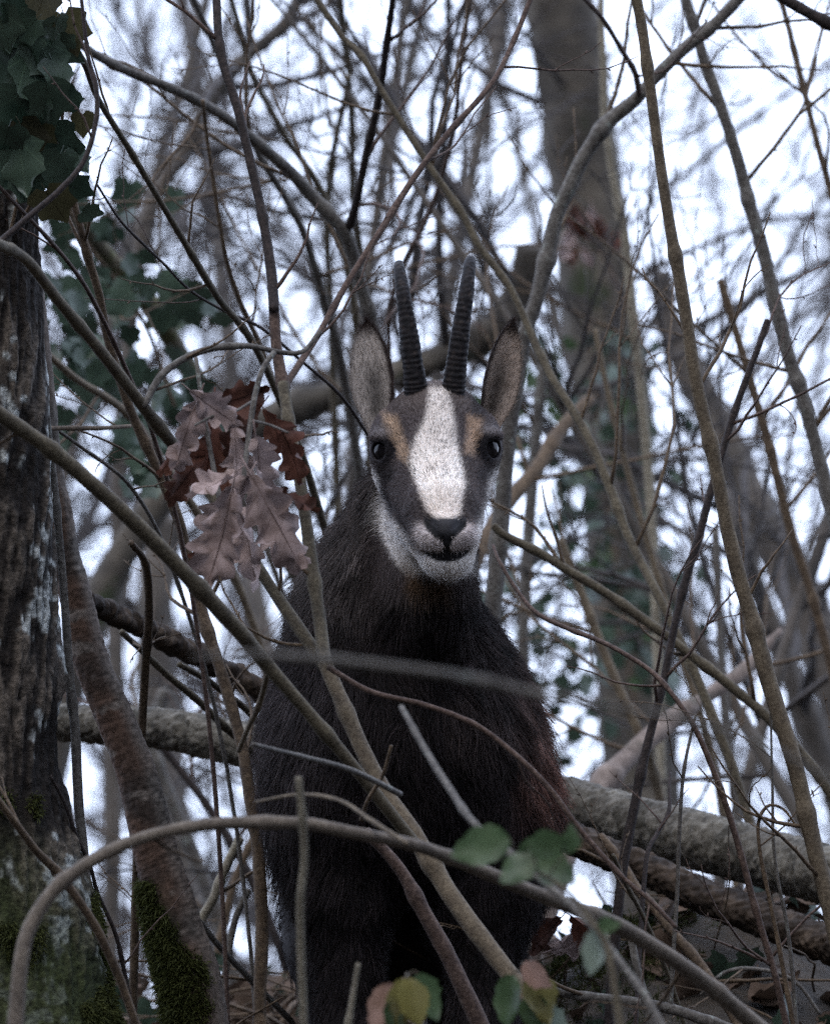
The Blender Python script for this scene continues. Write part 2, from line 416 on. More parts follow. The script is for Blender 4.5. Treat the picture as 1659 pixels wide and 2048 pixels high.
stem(0, 0, 0, 'red', [(1062, -8), (1020, 95), (980, 170), (900, 262), (830, 352), (760, 462), (690, 572), (640, 662), (600, 725), (568, 775)], [10, 12, 13, 14, 15], [11.9, 11.6], 'u', 4, 5, parent=hz, part='branch')
stem(0, 0, 0, 'grey', [(640, 662), (605, 702), (560, 704), (500, 692), (430, 695), (370, 716), (322, 752), (288, 812)], [9, 11, 14, 15], [11.6, 11.5], '', 3, 6, parent=hz, part='branch')
stem(0, 0, 0, 'red', [(1352, 1856), (1300, 1802), (1240, 1750), (1160, 1660), (1100, 1580), (1030, 1510), (950, 1450), (850, 1410), (740, 1383), (655, 1335)], [9, 11, 11, 12], [11.35, 11.4], '', 3, 7, parent=hz, part='branch')
stem(0, 0, 0, 'tan', [(478, 1502), (497, 1455), (519, 1406), (536, 1340)], [10, 13], [11.4, 11.25], '', 0, 8, parent=hz, part='branch')
stem(0, 0, 0, 'brown', [(782, 1492), (765, 1550), (735, 1600), (722, 1640)], [7, 10], [11.2, 11.25], '', 0, 9, parent=hz, part='branch')

# arching cane in front
cane = stem('arching_cane', 'pale brown arching cane bowed low in front of the chamois', 'cane', 'cane',
     [(1515, 2052), (1420, 1972), (1330, 1908), (1230, 1850), (1150, 1818), (1050, 1780), (930, 1730), (830, 1692), (700, 1664), (600, 1646), (450, 1646), (330, 1664), (220, 1704), (120, 1770), (62, 1850), (40, 1930), (28, 2060)],
     [33, 33, 30, 27, 25, 26, 27, 30, 34], [10.7, 10.3, 10.2], 'ur', 3, 20)
stem('blurred_branch', 'blurred grey green branch lying across the neck of the chamois', 'branch', 'grey', [(385, 1314), (520, 1311), (700, 1326), (860, 1346), (960, 1364), (1060, 1386), (1200, 1412), (1350, 1436), (1550, 1500), (1800, 1640)], [8, 18, 21, 22, 18, 13, 13, 16], [7.6, 7.7, 7.7], 'r', 0, 21)
stem('grey_shoot', 'straight grey shoot slanting in front of the chest behind the olive hazel', 'shoot', 'grey', [(802, 1415), (850, 1500), (900, 1580), (950, 1650), (1050, 1732), (1180, 1850), (1290, 1990)], [11, 15, 15, 14], [10.4, 10.0], 'r', 0, 22)
stem(0, 0, 0, 'grey', [(506, 1488), (600, 1512), (700, 1540), (800, 1590)], [9, 11, 12], [10.9, 11.2], '', 0, 23, parent=hz, part='branch')
stem(0, 0, 0, 'tan', [(512, 1604), (600, 1590), (680, 1602), (740, 1640), (815, 1688)], [6, 8, 10], [10.5, 10.25], '', 0, 24, parent=cane, part='branch')
stem('pale_stalk', 'short pale broken stalk standing in front of the arching cane', 'stalk', 'pale', [(596, 1556), (604, 1640), (607, 1720), (600, 1800), (601, 1880), (606, 1990)], [14, 17, 18, 17], [10.0, 10.05], 'r', 0, 25)
stem('pale_stalk', 'pale broken stalk standing beside the yellow and rust leaves', 'stalk', 'pale', [(716, 1928), (706, 1990), (694, 2060)], [11, 14], [10.2, 10.2], 'r', 0, 26)
stem('brown_cane', 'dull brown cane slanting down between the forelegs', 'cane', 'red', [(730, 1660), (800, 1740), (850, 1830), (900, 1920), (960, 2050)], [20, 26, 34, 38], [11.6, 11.6], 'r', 0, 27)

# saplings and shoots on the left
stem('slender_sapling', 'slender olive brown sapling leaning past the upper ivy leaves', 'sapling', 'olive', [(85, -8), (160, 110), (195, 195), (260, 300), (330, 420), (390, 520), (440, 600), (490, 662), (535, 745), (600, 900), (650, 1060)], [10, 12, 14, 15, 16], [11.9, 12.3, 12.7], 'ur', 6, 30)
stem('crooked_twig', 'crooked dark twig hooking down over the ivy to the old trunk', 'twig', 'dark', [(162, -10), (176, 110), (192, 175), (192, 242), (168, 322), (120, 380), (60, 432), (-20, 502)], [7, 9, 11, 12, 15], [11.6, 11.5], 'u', 3, 31)
stem('forked_sapling', 'grey forked sapling with a dark upright shoot above the ear', 'sapling', 'grey', [(190, 108), (250, 140), (340, 176), (400, 205), (455, 238), (520, 290), (580, 342), (625, 392), (685, 458), (704, 505), (722, 575), (742, 645), (770, 760), (790, 900)], [17, 20, 25, 28, 32], [13.2, 13.5, 13.6], 'ur', 7, 32, tw_len=(0.15, 0.4))
S1 = STEMS[-1]
stem('dark_shoot', 'near black upright shoot rising from the grey forked sapling', 'shoot', 'dark', [(786, -8), (772, 90), (756, 200), (730, 320), (706, 430), (690, 468)], [13, 15, 17, 18], [13.3, 13.55], 'u', 4, 33)
stem('leaning_sapling', 'grey brown sapling standing clear between the old trunk and the chamois', 'sapling', 'brown', [(128, 330), (157, 440), (176, 513), (198, 586), (212, 659), (234, 740), (262, 823), (291, 887), (321, 954), (355, 1036), (374, 1111), (396, 1197), (418, 1272), (441, 1340), (467, 1425), (486, 1499), (497, 1574), (512, 1668), (519, 1761), (523, 1873), (519, 1985), (520, 2060)], [15, 18, 22, 24, 26, 28], [12.3, 12.4, 12.3], 'ur', 8, 34)
stem('upright_shoot', 'straight grey shoot rising close beside the lichened old trunk', 'shoot', 'grey', [(68, 520), (80, 650), (96, 850), (112, 1000), (128, 1200), (138, 1350), (150, 1462), (157, 1611), (168, 1724), (176, 1836), (179, 1948), (194, 2060)], [12, 16, 19, 21, 23], [12.0, 12.0], 'ur', 4, 35)
stem('thin_twig_shoot', 'thin dark whip running down towards the grey arched hazel branch', 'shoot', 'dark', [(195, 370), (240, 440), (290, 492), (330, 530), (380, 580), (450, 622), (520, 655), (600, 720), (680, 790), (730, 860)], [5, 6, 7], [12.2, 12.6], 'r', 5, 36)
stem('red_shoot', 'thin red brown shoot crossing the old trunk below the ivy', 'shoot', 'red', [(-12, 362), (37, 414), (92, 472), (139, 527), (175, 580), (230, 690), (300, 850)], [8, 9, 10], [11.7, 12.2], 'ur', 2, 37)
stem('leaning_bough', 'thick blurred tan bough leaning behind the dry oak leaves', 'bough', 'mossy', [(110, 330), (143, 400), (190, 476), (249, 549), (304, 615), (352, 696), (395, 770), (470, 920), (560, 1080), (640, 1240)], [34, 37, 38, 42], [14.8, 15.2], 'ur', 3, 38, tw_len=(0.2, 0.5))
stem('blurred_shoot', 'soft tan shoot slanting behind the olive hazel left of the oak leaves', 'shoot', 'tan', [(60, 680), (86, 700), (150, 756), (209, 793), (258, 831), (290, 870), (350, 960), (430, 1080)], [14, 17, 18], [13.6, 14.0], 'ur', 2, 39)
stem('level_twig', 'short level twig reaching from the grey shoot by the old trunk', 'twig', 'brown', [(260, 852), (200, 856), (105, 856), (60, 862)], [8, 11], [12.3, 12.1], '', 1, 40)
stem('thin_grey_shoot', 'thin grey shoot under the long hazel leader with sky behind', 'shoot', 'grey', [(100, 850), (168, 898), (239, 950), (277, 995), (314, 1059), (350, 1150), (400, 1300)], [7, 8, 9], [12.3, 12.5], 'r', 3, 41)
stem('bent_stub', 'short dark bent stem hanging below the long hazel leader', 'stem', 'brown', [(262, 1085), (288, 1118), (297, 1160), (299, 1234), (292, 1330)], [14, 17, 18], [12.0, 12.2], 'r', 0, 42)
stem('mossy_shoot', 'olive shoot slanting under the rotting branch on the left', 'shoot', 'olive', [(243, 1264), (284, 1302), (336, 1352), (392, 1399), (445, 1451), (500, 1500)], [12, 15, 15], [12.5, 12.7], 'r', 1, 43)
stem('mossy_shoot', 'olive shoot touching the grey brown sapling under the rotting branch', 'shoot', 'olive', [(359, 1328), (411, 1358), (448, 1386), (497, 1425), (560, 1500)], [12, 14], [12.5, 12.7], 'r', 1, 44)
stem('tan_shoot', 'tan shoot slanting across the foot of the mossy old trunk', 'shoot', 'brown', [(-12, 1592), (37, 1656), (75, 1705), (122, 1752), (190, 1850), (240, 1960)], [15, 17, 18], [11.3, 11.4], 'ur', 1, 45)
stem('lilac_grey_stub', 'pale lilac grey broken stub leaning behind the arching cane', 'stub', 'pale', [(480, 1676), (448, 1742), (426, 1798), (402, 1840), (370, 1920)], [17, 19, 19], [12.8, 12.8], 'r', 1, 46)
stem('lilac_grey_stub', 'slim grey broken stub beside the foot of the grey brown sapling', 'stub', 'grey', [(497, 1780), (471, 1836), (456, 1911), (448, 1972), (446, 2040)], [13, 15], [12.8, 12.8], 'r', 1, 47)
stem('fallen_shoot', 'grey shoot fallen across the foot of the brown leaning trunk', 'shoot', 'grey', [(345, 1784), (392, 1836), (448, 1903), (516, 1974), (580, 2040)], [12, 14], [12.3, 12.6], 'r', 2, 48)
stem('dark_whip', 'thin near black whip winding beside the brown leaning trunk', 'shoot', 'dark', [(101, 1552), (131, 1611), (153, 1675), (178, 1726), (196, 1790), (232, 1873), (258, 1990)], [6, 8, 9], [11.9, 12.0], 'r', 2, 49)

# stems behind the head and to the right
stem('long_sapling', 'long grey tan sapling slanting behind the horns from upper left', 'sapling', 'olive', [(628, -8), (683, 72), (723, 112), (763, 181), (820, 271), (867, 344), (922, 423), (958, 492), (1012, 564), (1041, 622), (1070, 690), (1103, 757), (1147, 825), (1187, 896), (1222, 980), (1254, 1067), (1286, 1135), (1318, 1198), (1380, 1330), (1460, 1520)], [13, 14, 16, 18, 20, 20], [13.3, 13.2, 13.0], 'ur', 9, 60, tw_len=(0.15, 0.4))
stem('upright_sapling', 'straight tan brown sapling standing in front of the leaning fallen log', 'sapling', 'tan', [(1271, -10), (1284, 60), (1295, 144), (1309, 253), (1324, 361), (1342, 469), (1356, 542), (1374, 650), (1385, 729), (1401, 809), (1425, 908), (1441, 988), (1457, 1067), (1481, 1166), (1505, 1246), (1532, 1350), (1556, 1429), (1588, 1529), (1612, 1628), (1636, 1727), (1664, 1830)], [21, 23, 27, 31, 34, 37], [12.1, 12.1], 'ur', 7, 61)
stem('dark_sapling', 'dark purplish sapling with knobbly broken tip crossing the tan brown sapling', 'sapling', 'dark', [(1534, 640), (1515, 695), (1497, 741), (1465, 829), (1441, 908), (1417, 988), (1397, 1067), (1373, 1147), (1354, 1226), (1338, 1306), (1326, 1370), (1306, 1449), (1286, 1529), (1270, 1608), (1254, 1688), (1243, 1760), (1230, 1900)], [13, 15, 17, 17, 20, 22], [12.6, 12.5], 'r', 8, 62)
stem('grey_sapling', 'soft olive grey sapling right of the tan brown sapling', 'sapling', 'grey', [(1366, -10), (1390, 65), (1407, 126), (1428, 180), (1453, 253), (1479, 336), (1500, 415), (1526, 505), (1547, 596), (1573, 700), (1588, 745), (1612, 817), (1636, 908), (1662, 1010), (1690, 1120)], [20, 24, 28, 29, 32], [13.7, 13.7], 'ur', 8, 63, tw_len=(0.15, 0.4))
stem('crooked_limb', 'crooked grey limb rising by the ear and bending up past a dark knot', 'limb', 'grey', [(1480, -8), (1425, 50), (1367, 97), (1309, 155), (1268, 200), (1222, 237), (1194, 271), (1161, 325), (1136, 379), (1112, 433), (1096, 506), (1074, 597), (1050, 669), (1036, 750), (1022, 830), (1010, 930), (998, 1060), (985, 1200)], [22, 26, 30, 30, 31, 34, 36], [13.6, 13.6], 'ur', 6, 64, tw_len=(0.15, 0.4))
stem('pale_limb', 'pale smooth limb against the big blurred trunk', 'limb', 'pale', [(1206, 140), (1208, 217), (1219, 307), (1233, 397), (1248, 470), (1262, 600), (1280, 760)], [16, 20, 21], [15.5, 15.5], 'ur', 2, 65, tw_len=(0.15, 0.4))
stem('overhanging_limb', 'dark limb reaching down from above the grey saplings', 'limb', 'dark', [(1560, -8), (1620, 28), (1680, 58), (1800, 110), (1960, 300), (2050, 700)], [24, 27, 34], [11.0, 11.0], 'ur', 0, 66)
stem('red_whip', 'slim reddish whip meeting the crooked grey limb at its knot', 'shoot', 'red', [(1163, -8), (1204, 36), (1244, 101), (1269, 144), (1278, 190)], [9, 11, 13], [13.3, 13.6], 'u', 2, 67)
stem('olive_sapling', 'olive brown sapling slanting down from the throat past the big trunk', 'sapling', 'olive', [(985, 1052), (1008, 1071), (1079, 1107), (1139, 1143), (1199, 1178), (1258, 1218), (1326, 1266), (1377, 1306), (1429, 1346), (1477, 1386), (1536, 1437), (1620, 1530), (1680, 1620)], [16, 19, 21, 22], [12.9, 12.9], 'r', 5, 68)
stem('red_sapling', 'slim reddish S curved sapling in front of both fallen logs', 'sapling', 'red', [(985, 1090), (1000, 1127), (1040, 1190), (1079, 1230), (1139, 1258), (1191, 1278), (1240, 1302), (1308, 1348), (1366, 1418), (1397, 1473), (1429, 1549), (1457, 1628), (1481, 1708), (1505, 1799), (1528, 1878), (1548, 1945), (1570, 2040)], [7, 9, 10, 12, 14, 15], [12.4, 12.2, 12.2], 'r', 6, 69)
stem('black_twig', 'small crooked black twig standing against the fallen logs', 'twig', 'dark', [(1340, 1545), (1338, 1580), (1337, 1624), (1314, 1668), (1294, 1708), (1285, 1790)], [5, 9, 10], [12.5, 12.4], 'r', 3, 70, tw_len=(0.03, 0.09))
stem('grey_whip', 'straight thin grey whip in front of the fallen logs', 'shoot', 'grey', [(1390, 1430), (1381, 1469), (1366, 1549), (1358, 1668), (1354, 1787), (1346, 1906), (1340, 2010)], [5, 8, 9], [12.2, 12.2], 'r', 2, 71)
stem('bent_whip', 'thin brown whip bent over at its top before the fallen logs', 'shoot', 'brown', [(1590, 1650), (1565, 1618), (1535, 1612), (1516, 1645), (1520, 1708), (1540, 1807), (1556, 1886), (1588, 2060)], [4, 7, 9, 11], [12.1, 12.1], 'r', 2, 72)
stem('grey_whip', 'thin pale grey whip rising beside the bent brown whip', 'shoot', 'grey', [(1540, 1400), (1542, 1500), (1544, 1588), (1546, 1688), (1556, 1767), (1572, 1847), (1584, 1946), (1592, 2050)], [4, 7, 9], [12.15, 12.15], 'r', 2, 73)
stem('brown_shoot', 'brown shoot slanting under the dark sapling beside the mossy mound', 'shoot', 'brown', [(1200, 1670), (1246, 1731), (1274, 1779), (1310, 1819), (1342, 1862), (1400, 1930)], [16, 20, 21], [12.6, 12.5], 'r', 1, 74)
stem('olive_shoot', 'slim olive shoot slanting above the mossy mound', 'shoot', 'olive', [(1225, 1710), (1250, 1767), (1278, 1819), (1306, 1878), (1340, 1960)], [8, 10], [12.2, 12.3], 'r', 1, 75)
stem('grey_stalk', 'upright grey brown stalk rising from the leaf litter', 'stalk', 'grey', [(1262, 1880), (1272, 1930), (1286, 1986), (1306, 2060)], [15, 18, 20], [12.0, 12.0], 'r', 0, 76)

# soft stems between the saplings, farther back
SOFT = [
 ('soft grey stem curving down from the top behind the near black hazel leader', 'grey', [(384, -8), (421, 73), (458, 165), (502, 275), (531, 330), (571, 396), (600, 450), (628, 530), (652, 612), (676, 700), (700, 820), (720, 960)], [13, 15, 18, 22], [14.4, 15.0]),
 ('soft olive stem slanting from the top between the two dark leaders', 'olive', [(462, -8), (494, 121), (520, 183), (571, 275), (610, 330), (660, 420), (700, 560), (720, 700)], [11, 13, 15], [14.6, 14.9]),
 ('slim brown stem dropping straight behind the grey forked sapling', 'brown', [(405, 200), (414, 275), (436, 421), (454, 524), (480, 604), (513, 678), (560, 800), (600, 980)], [8, 10, 12], [13.2, 13.4]),
 ('tall soft stem forking behind the near black upright shoot', 'olive', [(680, -8), (687, 72), (697, 152), (676, 253), (661, 344), (654, 470), (658, 579), (664, 700), (672, 900)], [14, 15, 16], [15.6, 16.0]),
 ('soft olive twin stem running down behind the ear', 'olive', [(697, 152), (705, 253), (705, 362), (715, 470), (726, 579), (736, 680), (750, 860)], [14, 16, 18], [15.6, 16.0]),
 ('slim reddish stem curving down to the tip of a horn', 'red', [(940, -8), (922, 127), (907, 253), (885, 344), (849, 445), (806, 528), (780, 620), (777, 720), (770, 860)], [9, 10, 12], [14.2, 14.6]),
 ('soft tan stem slanting between the big trunk and the tan brown sapling', 'tan', [(1190, 660), (1215, 780), (1260, 960), (1300, 1100), (1360, 1300), (1420, 1500), (1460, 1700)], [12, 15, 17], [14.5, 14.5]),
 ('soft brown stem standing behind the dark purplish sapling', 'brown', [(1440, 560), (1500, 760), (1540, 900), (1580, 1060), (1625, 1200), (1680, 1400)], [16, 20, 22], [14.2, 14.2]),
 ('slim soft stem leaning near the olive grey sapling top', 'brown', [(1560, -8), (1585, 90), (1610, 190), (1635, 290), (1665, 400), (1710, 600)], [12, 14, 16], [14.4, 14.4]),
 ('soft grey stem upright behind the fallen logs', 'grey', [(1430, 1060), (1438, 1250), (1450, 1420), (1470, 1600), (1480, 1800), (1490, 1960)], [16, 20, 24], [15.2, 15.2]),
 ('pinkish bare broken branch propped against the leaning fallen log', 'pink', [(1560, 1260), (1480, 1345), (1400, 1400), (1330, 1450), (1260, 1512), (1200, 1580), (1150, 1660)], [12, 34, 30, 46, 40, 52, 50], [14.6, 14.2]),
 ('soft lilac grey stem rising beside the throat of the chamois', 'grey', [(1090, 700), (1072, 860), (1060, 1000), (1050, 1140), (1045, 1300), (1050, 1450)], [22, 24, 26], [15.5, 15.5]),
 ('soft rusty branch angling up towards the big trunk', 'brown', [(1180, 800), (1120, 860), (1075, 930), (1010, 1010), (960, 1100)], [26, 32, 34], [15.2, 15.0]),
 ('soft brown stem behind the olive brown sapling at the throat', 'tan', [(1120, 1080), (1160, 1180), (1190, 1260), (1230, 1360), (1290, 1500), (1330, 1640)], [18, 21, 23], [14.4, 14.4]),
 ('soft dark stem crossing low behind the rotting branch', 'dark', [(250, 1400), (330, 1500), (420, 1620), (500, 1760), (560, 1900)], [14, 18, 20], [14.6, 14.6]),
 ('soft brown stem rising behind the lilac grey stub', 'brown', [(560, 1560), (520, 1650), (470, 1760), (440, 1880), (420, 2000)], [14, 18, 20], [14.4, 14.4]),
 ('dull leaning stem low behind the grey brown sapling', 'grey', [(330, 1380), (300, 1480), (340, 1600), (390, 1720), (440, 1860), (480, 2000)], [26, 30, 32], [15.5, 15.5]),
]
for q, (lab, mat, c, w, d) in enumerate(SOFT):
    stem('background_stem', lab, 'stem', mat, c, w, d, 'ur' if c[0][1] < 100 else 'r', 4, 80 + q, tw_len=(0.15, 0.45))

# ------------------------------------------------------------------ trunks and logs
def trunk(name, label, cat, mat, ctrl, widths, depth, flags, seed, sides, amp, freq, colour_fn, stretch=(1, 1, 0.25), part='trunk', step=3.0):
    c = np.asarray(ctrl, float); plen = np.linalg.norm(np.diff(c, axis=0), axis=1).sum()
    pts, rad, rs = rough_curve(ctrl, widths, depth, int(plen / step), seed + 301)
    n0 = len(pts)
    if 'u' in flags: pts, rad = extend_top(pts, rad, rs, 1.2); rad[:8] = np.linspace(rad[8] * 0.8, rad[8], 8)
    if 'r' in flags: pts, rad = extend_root(pts, rad, rs)
    base = pts[-1]; v, f = tube(pts, rad, sides)
    cen = np.repeat(np.vstack([pts[:1], pts, pts[-1:]]), sides, 0); rr = np.repeat(np.concatenate([[0], rad, [0]]), sides)
    out_ = unit_rows(v - cen)
    q = v * np.array(stretch)
    h = amp * (np.abs(noise(q, freq, 0)) - 0.5 + 0.5 * noise(q, freq * 2.3, 1) + 0.25 * noise(q, freq * 5, 2)) + 0.04 * rr * noise(v, 5, 3)
    h = np.where(rr > 0, h, 0)
    v = v + out_ * h[:, None]
    root = thing(name, label, cat, base)
    col = colour_fn(v, out_, h / max(amp, 1e-6)) if colour_fn else None
    mk(part, v, f, M[mat], root, col)
    return root, v, out_

def mix3(a, b, m): return a * (1 - m[:, None]) + np.asarray(b) * m[:, None]
def to_py(v):                                         # height of a point on the photo's scale at the focus plane
    r = v - CP; return 1024 - (r @ CU) / (r @ CF) * DIST / PX
def old_bark(v, o, h):
    c = np.tile(np.array([0.012, 0.0095, 0.008]), (len(v), 1))
    c = mix3(c, (0.075, 0.062, 0.050), smooth(-0.2, 0.9, h))
    s = noise(v * np.array([1, 1, 0.35]), 14, 4) + 0.6 * noise(v, 40, 5)
    c = mix3(c, (0.30, 0.315, 0.305), smooth(0.35, 0.65, s) * smooth(-0.3, 0.3, h))
    low = smooth(1650, 1950, to_py(v) + 120 * noise(v, 4, 2))
    return mix3(c, (0.028, 0.036, 0.012), low * 0.85)
old, ov, oo = trunk('old_tree', 'old rough trunk flaking with pale lichen, moss at its foot, ivy above', 'tree', 'trunk',
     [(-40, -30), (-38, 400), (-36, 800), (-34, 1200), (-28, 1500), (-10, 1750), (10, 1950), (22, 2080)], [225, 228, 262, 285, 300, 340, 400, 440], [11.95, 11.95], 'ur', 1, 160, 0.0042, 48, old_bark, (1, 1, 0.10))
def lean_bark(v, o, h):
    c = np.tile(np.array([0.080, 0.048, 0.033]), (len(v), 1))
    c = mix3(c, (0.040, 0.029, 0.023), smooth(0.0, 1.0, noise(v, 10, 1)))
    c = mix3(c, (0.15, 0.125, 0.105), smooth(0.5, 1.2, noise(v * np.array([1, 1, 2.2]), 16, 3) + 0.4 * noise(v, 60, 0)) * 0.8)
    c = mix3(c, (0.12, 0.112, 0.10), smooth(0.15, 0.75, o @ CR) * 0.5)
    low = smooth(1800, 1960, to_py(v) + 90 * noise(v, 8, 2))
    return mix3(c, (0.03, 0.042, 0.013), low * smooth(0.35, -0.5, o @ CR))
lean, lv, lo = trunk('leaning_tree', 'smooth red brown trunk leaning out from behind the old rough trunk', 'tree', 'trunk2',
     [(60, 560), (88, 850), (100, 960), (114, 1018), (129, 1111), (149, 1186), (166, 1260), (187, 1335), (212, 1395), (240, 1462), (269, 1537), (289, 1611), (307, 1686), (322, 1742), (338, 1798), (355, 1873), (378, 1948), (398, 2060)],
     [52, 60, 64, 70, 76, 84, 92, 108, 122], [12.2, 12.2], 'ur', 2, 72, 0.0007, 60, lean_bark, (1, 1, 1.0))

# moss tufts growing on the feet of both trunks
def moss(name, parent, pts, nrm, seed, n, ln=(0.006, 0.02), label=None):
    r = np.random.RandomState(seed); i = r.randint(0, len(pts), n); p = pts[i] + r.normal(size=(n, 3)) * 0.003
    d = unit_rows(nrm[i] + r.normal(size=(n, 3)) * 0.7 + np.array([0, 0, 0.1])); L = r.uniform(*ln, n)[:, None]
    s = unit_rows(np.cross(d, r.normal(size=(n, 3)))) * 0.0006
    m1 = p + d * L * 0.55 + np.array([0, 0, -1]) * L * 0.05; tip = p + d * L * 0.9 + np.array([0, 0, -1]) * L * 0.3
    v = np.stack([p - s, p + s, m1 + s * 0.9, m1 - s * 0.9, tip], 1).reshape(-1, 3); k = np.arange(n)[:, None] * 5
    f = np.vstack([k + np.array([0, 1, 2]), k + np.array([0, 2, 3]), k + np.array([3, 2, 4])])
    o = mk(name, v, f, M['moss'], parent); tag(o, label, kind='stuff'); return o
py_ = to_py(ov); sel = (py_ > 1560) & (py_ < 2200) & (noise(ov, 6, 1) + 0.5 * noise(ov, 20, 2) > 1.1 - (py_ - 1700) / 300) & (oo @ CF < 0.4)
moss('moss', old, ov[sel], oo[sel], 5, 34000, (0.003, 0.009))
py_ = to_py(lv); sel = (py_ > 1760) & (py_ < 2200) & (lo @ CF < 0.5) & (lo @ CR < -0.55 + (py_ - 1740) / 300 + 0.4 * noise(lv, 9, 0) + 0.25 * noise(lv, 30, 1))
moss('moss', lean, lv[sel], lo[sel], 6, 20000, (0.003, 0.010))

log, gv, go = trunk('fallen_log', 'big grey barked log lying level behind the chamois, broken at its far end', 'log', 'log',
     [(60, 1440), (200, 1450), (330, 1458), (480, 1486), (700, 1520), (900, 1555), (1140, 1612), (1280, 1650), (1400, 1682), (1520, 1716), (1600, 1738), (1700, 1762), (1900, 1800)], [70, 82, 92, 104, 112, 116, 118, 112], [13.2, 13.0, 12.7], '', 3, 72, 0.0018, 55, None, (0.9, 1, 1), 'log')
rot, _, _ = trunk('rotting_log', 'dark rotting log slanting under the big grey log', 'log', 'rot',
     [(940, 1560), (1040, 1610), (1150, 1680), (1290, 1738), (1400, 1790), (1520, 1838), (1600, 1870), (1700, 1905), (1820, 1960)], [58, 62, 66, 74, 76, 80], [12.9, 12.6], '', 4, 64, 0.0026, 60, None, (0.45, 1, 0.8), 'log')
rb, _, _ = trunk('rotting_branch', 'dark rotting broken branch slanting behind the hazel leaders on the left', 'branch', 'rot',
     [(160, 1190), (190, 1212), (243, 1236), (299, 1262), (355, 1292), (411, 1320), (504, 1373), (600, 1430), (700, 1500)], [22, 44, 42, 46, 40, 46, 48], [12.5, 12.8], 'r', 5, 40, 0.0036, 44, None, (0.25, 1, 0.5), 'branch')

BIG = [
 ('tall_tree', 'big blurred dark trunk with green ivy standing behind the right ear', [(1112, -30), (1140, 100), (1152, 220), (1178, 420), (1200, 600), (1222, 800), (1240, 1000), (1254, 1200), (1268, 1400), (1285, 1600), (1300, 1800)], [140, 150, 150, 152, 158], 19.0, 'bigtrunk'),
 ('dead_tree', 'blurred mottled dead trunk leaning behind the tan brown sapling', [(1318, 545), (1338, 640), (1372, 730), (1420, 820), (1470, 930), (1524, 1047), (1576, 1140), (1636, 1286), (1710, 1500)], [52, 70, 80, 92, 100], 21.0, 'far'),
 ('leaning_tree', 'blurred brown trunk leaning right of the fallen log', [(1440, 985), (1469, 1055), (1512, 1166), (1556, 1286), (1590, 1380), (1625, 1480), (1665, 1588), (1720, 1750)], [38, 44, 55, 60], 17.5, 'far'),
 ('leaning_tree', 'thick blurred bough slanting across behind the horns', [(1065, 500), (1045, 590), (990, 650), (900, 705), (800, 745), (680, 785), (560, 830), (430, 900)], [60, 72, 62, 66], 16.6, 'bigtrunk'),
 ('leaning_tree', 'blurred grey trunk bending from the top between ivy and grey forked sapling', [(610, -20), (560, 60), (480, 125), (412, 215), (368, 305), (322, 372), (290, 450), (268, 560), (250, 800)], [30, 32, 32, 36], 17.5, 'far'),
 ('leaning_tree', 'broad dull trunk low behind the brown leaning trunk', [(330, 1040), (310, 1250), (320, 1500), (350, 1700), (380, 1900), (390, 2050)], [70, 80, 95, 105], 20.5, 'far'),
]
TREES_BIG = []
for q, (nm, lab, c, w, d, mat) in enumerate(BIG):
    o, v, n = trunk(nm, lab, 'tree', mat, c, w, [d, d], ('ur' if c[0][1] < 0 else 'r'), 20 + q, 24, 0.006, 7, None, (1, 1, 0.5), step=10)
    TREES_BIG.append((o, v, n))
    T = Tubes(); r_ = np.random.RandomState(60 + q)
    for k in range(10):
        i = r_.randint(0, len(v) * 6 // 10)
        p, r2 = side_twig(v[i], n[i] + np.array([0, 0, 0.5]), r_.uniform(0.4, 1.2), r_.uniform(0.004, 0.010), r_, n=9); T.add(p, r2, 4)
        for j in range(3):
            s = r_.randint(2, 8); p2, r3 = side_twig(p[s], unit(p[s] - p[s - 1]) + r_.normal(size=3) * 0.5, r_.uniform(0.2, 0.5), r2[s] * 0.6, r_); T.add(p2, r3, 3)
    T.build('branch', M['fartwig'], o)
# ------------------------------------------------------------------ chamois
# shaped in a frame turned to the animal's gaze: u right, v up, w towards the viewer (metres), taken from photo pixels
def spaced(segs):
    o = [segs[0][0]]
    for lo, hi, st in segs:
        n = max(1, int(round((hi - lo) / st))); o += list(np.linspace(lo, hi, n + 1)[1:])
    return np.array(o)
GU = spaced([(-0.30, -0.10, 0.006), (-0.10, 0.12, 0.0026), (0.12, 0.26, 0.006)])
GV = spaced([(-0.98, -0.10, 0.007), (-0.10, 0.17, 0.0026)])
GW = spaced([(-1.12, -0.20, 0.011), (-0.20, -0.14, 0.006), (-0.14, 0.15, 0.0027)])
F = np.full((len(GU), len(GV), len(GW)), 0.5, dtype=np.float32)

def region(lo, hi, pad):
    s = []
    for g, a, b in zip((GU, GV, GW), lo, hi):
        s.append(slice(max(0, np.searchsorted(g, a - pad) - 1), min(len(g), np.searchsorted(g, b + pad) + 1)))
    g = np.meshgrid(GU[s[0]], GV[s[1]], GW[s[2]], indexing='ij')
    return tuple(s), np.stack(g, -1).astype(np.float32)

def smin(a, b, k):
    h = np.maximum(k - np.abs(a - b), 0) / k
    return np.minimum(a, b) - h * h * k * 0.25

def blend(s, d, k, cut=False):
    F[s] = -smin(-F[s], d, k) if cut else smin(F[s], d, k)

def cone(a, b, ra, rb, k=0.02, cut=False, flat=1.0):
    a, b = np.asarray(a), np.asarray(b); R = max(ra, rb)
    s, g = region(np.minimum(a, b) - R, np.maximum(a, b) + R, k + 0.03)
    ab = b - a; t = np.clip(((g - a) @ ab) / (ab @ ab), 0, 1)
    d = np.linalg.norm(g - (a + t[..., None] * ab), axis=-1) - (ra + (rb - ra) * t)
    if cut: F[s] = np.maximum(F[s], -d) if k <= 0 else -smin(-F[s], d, k)
    else: blend(s, d, k)

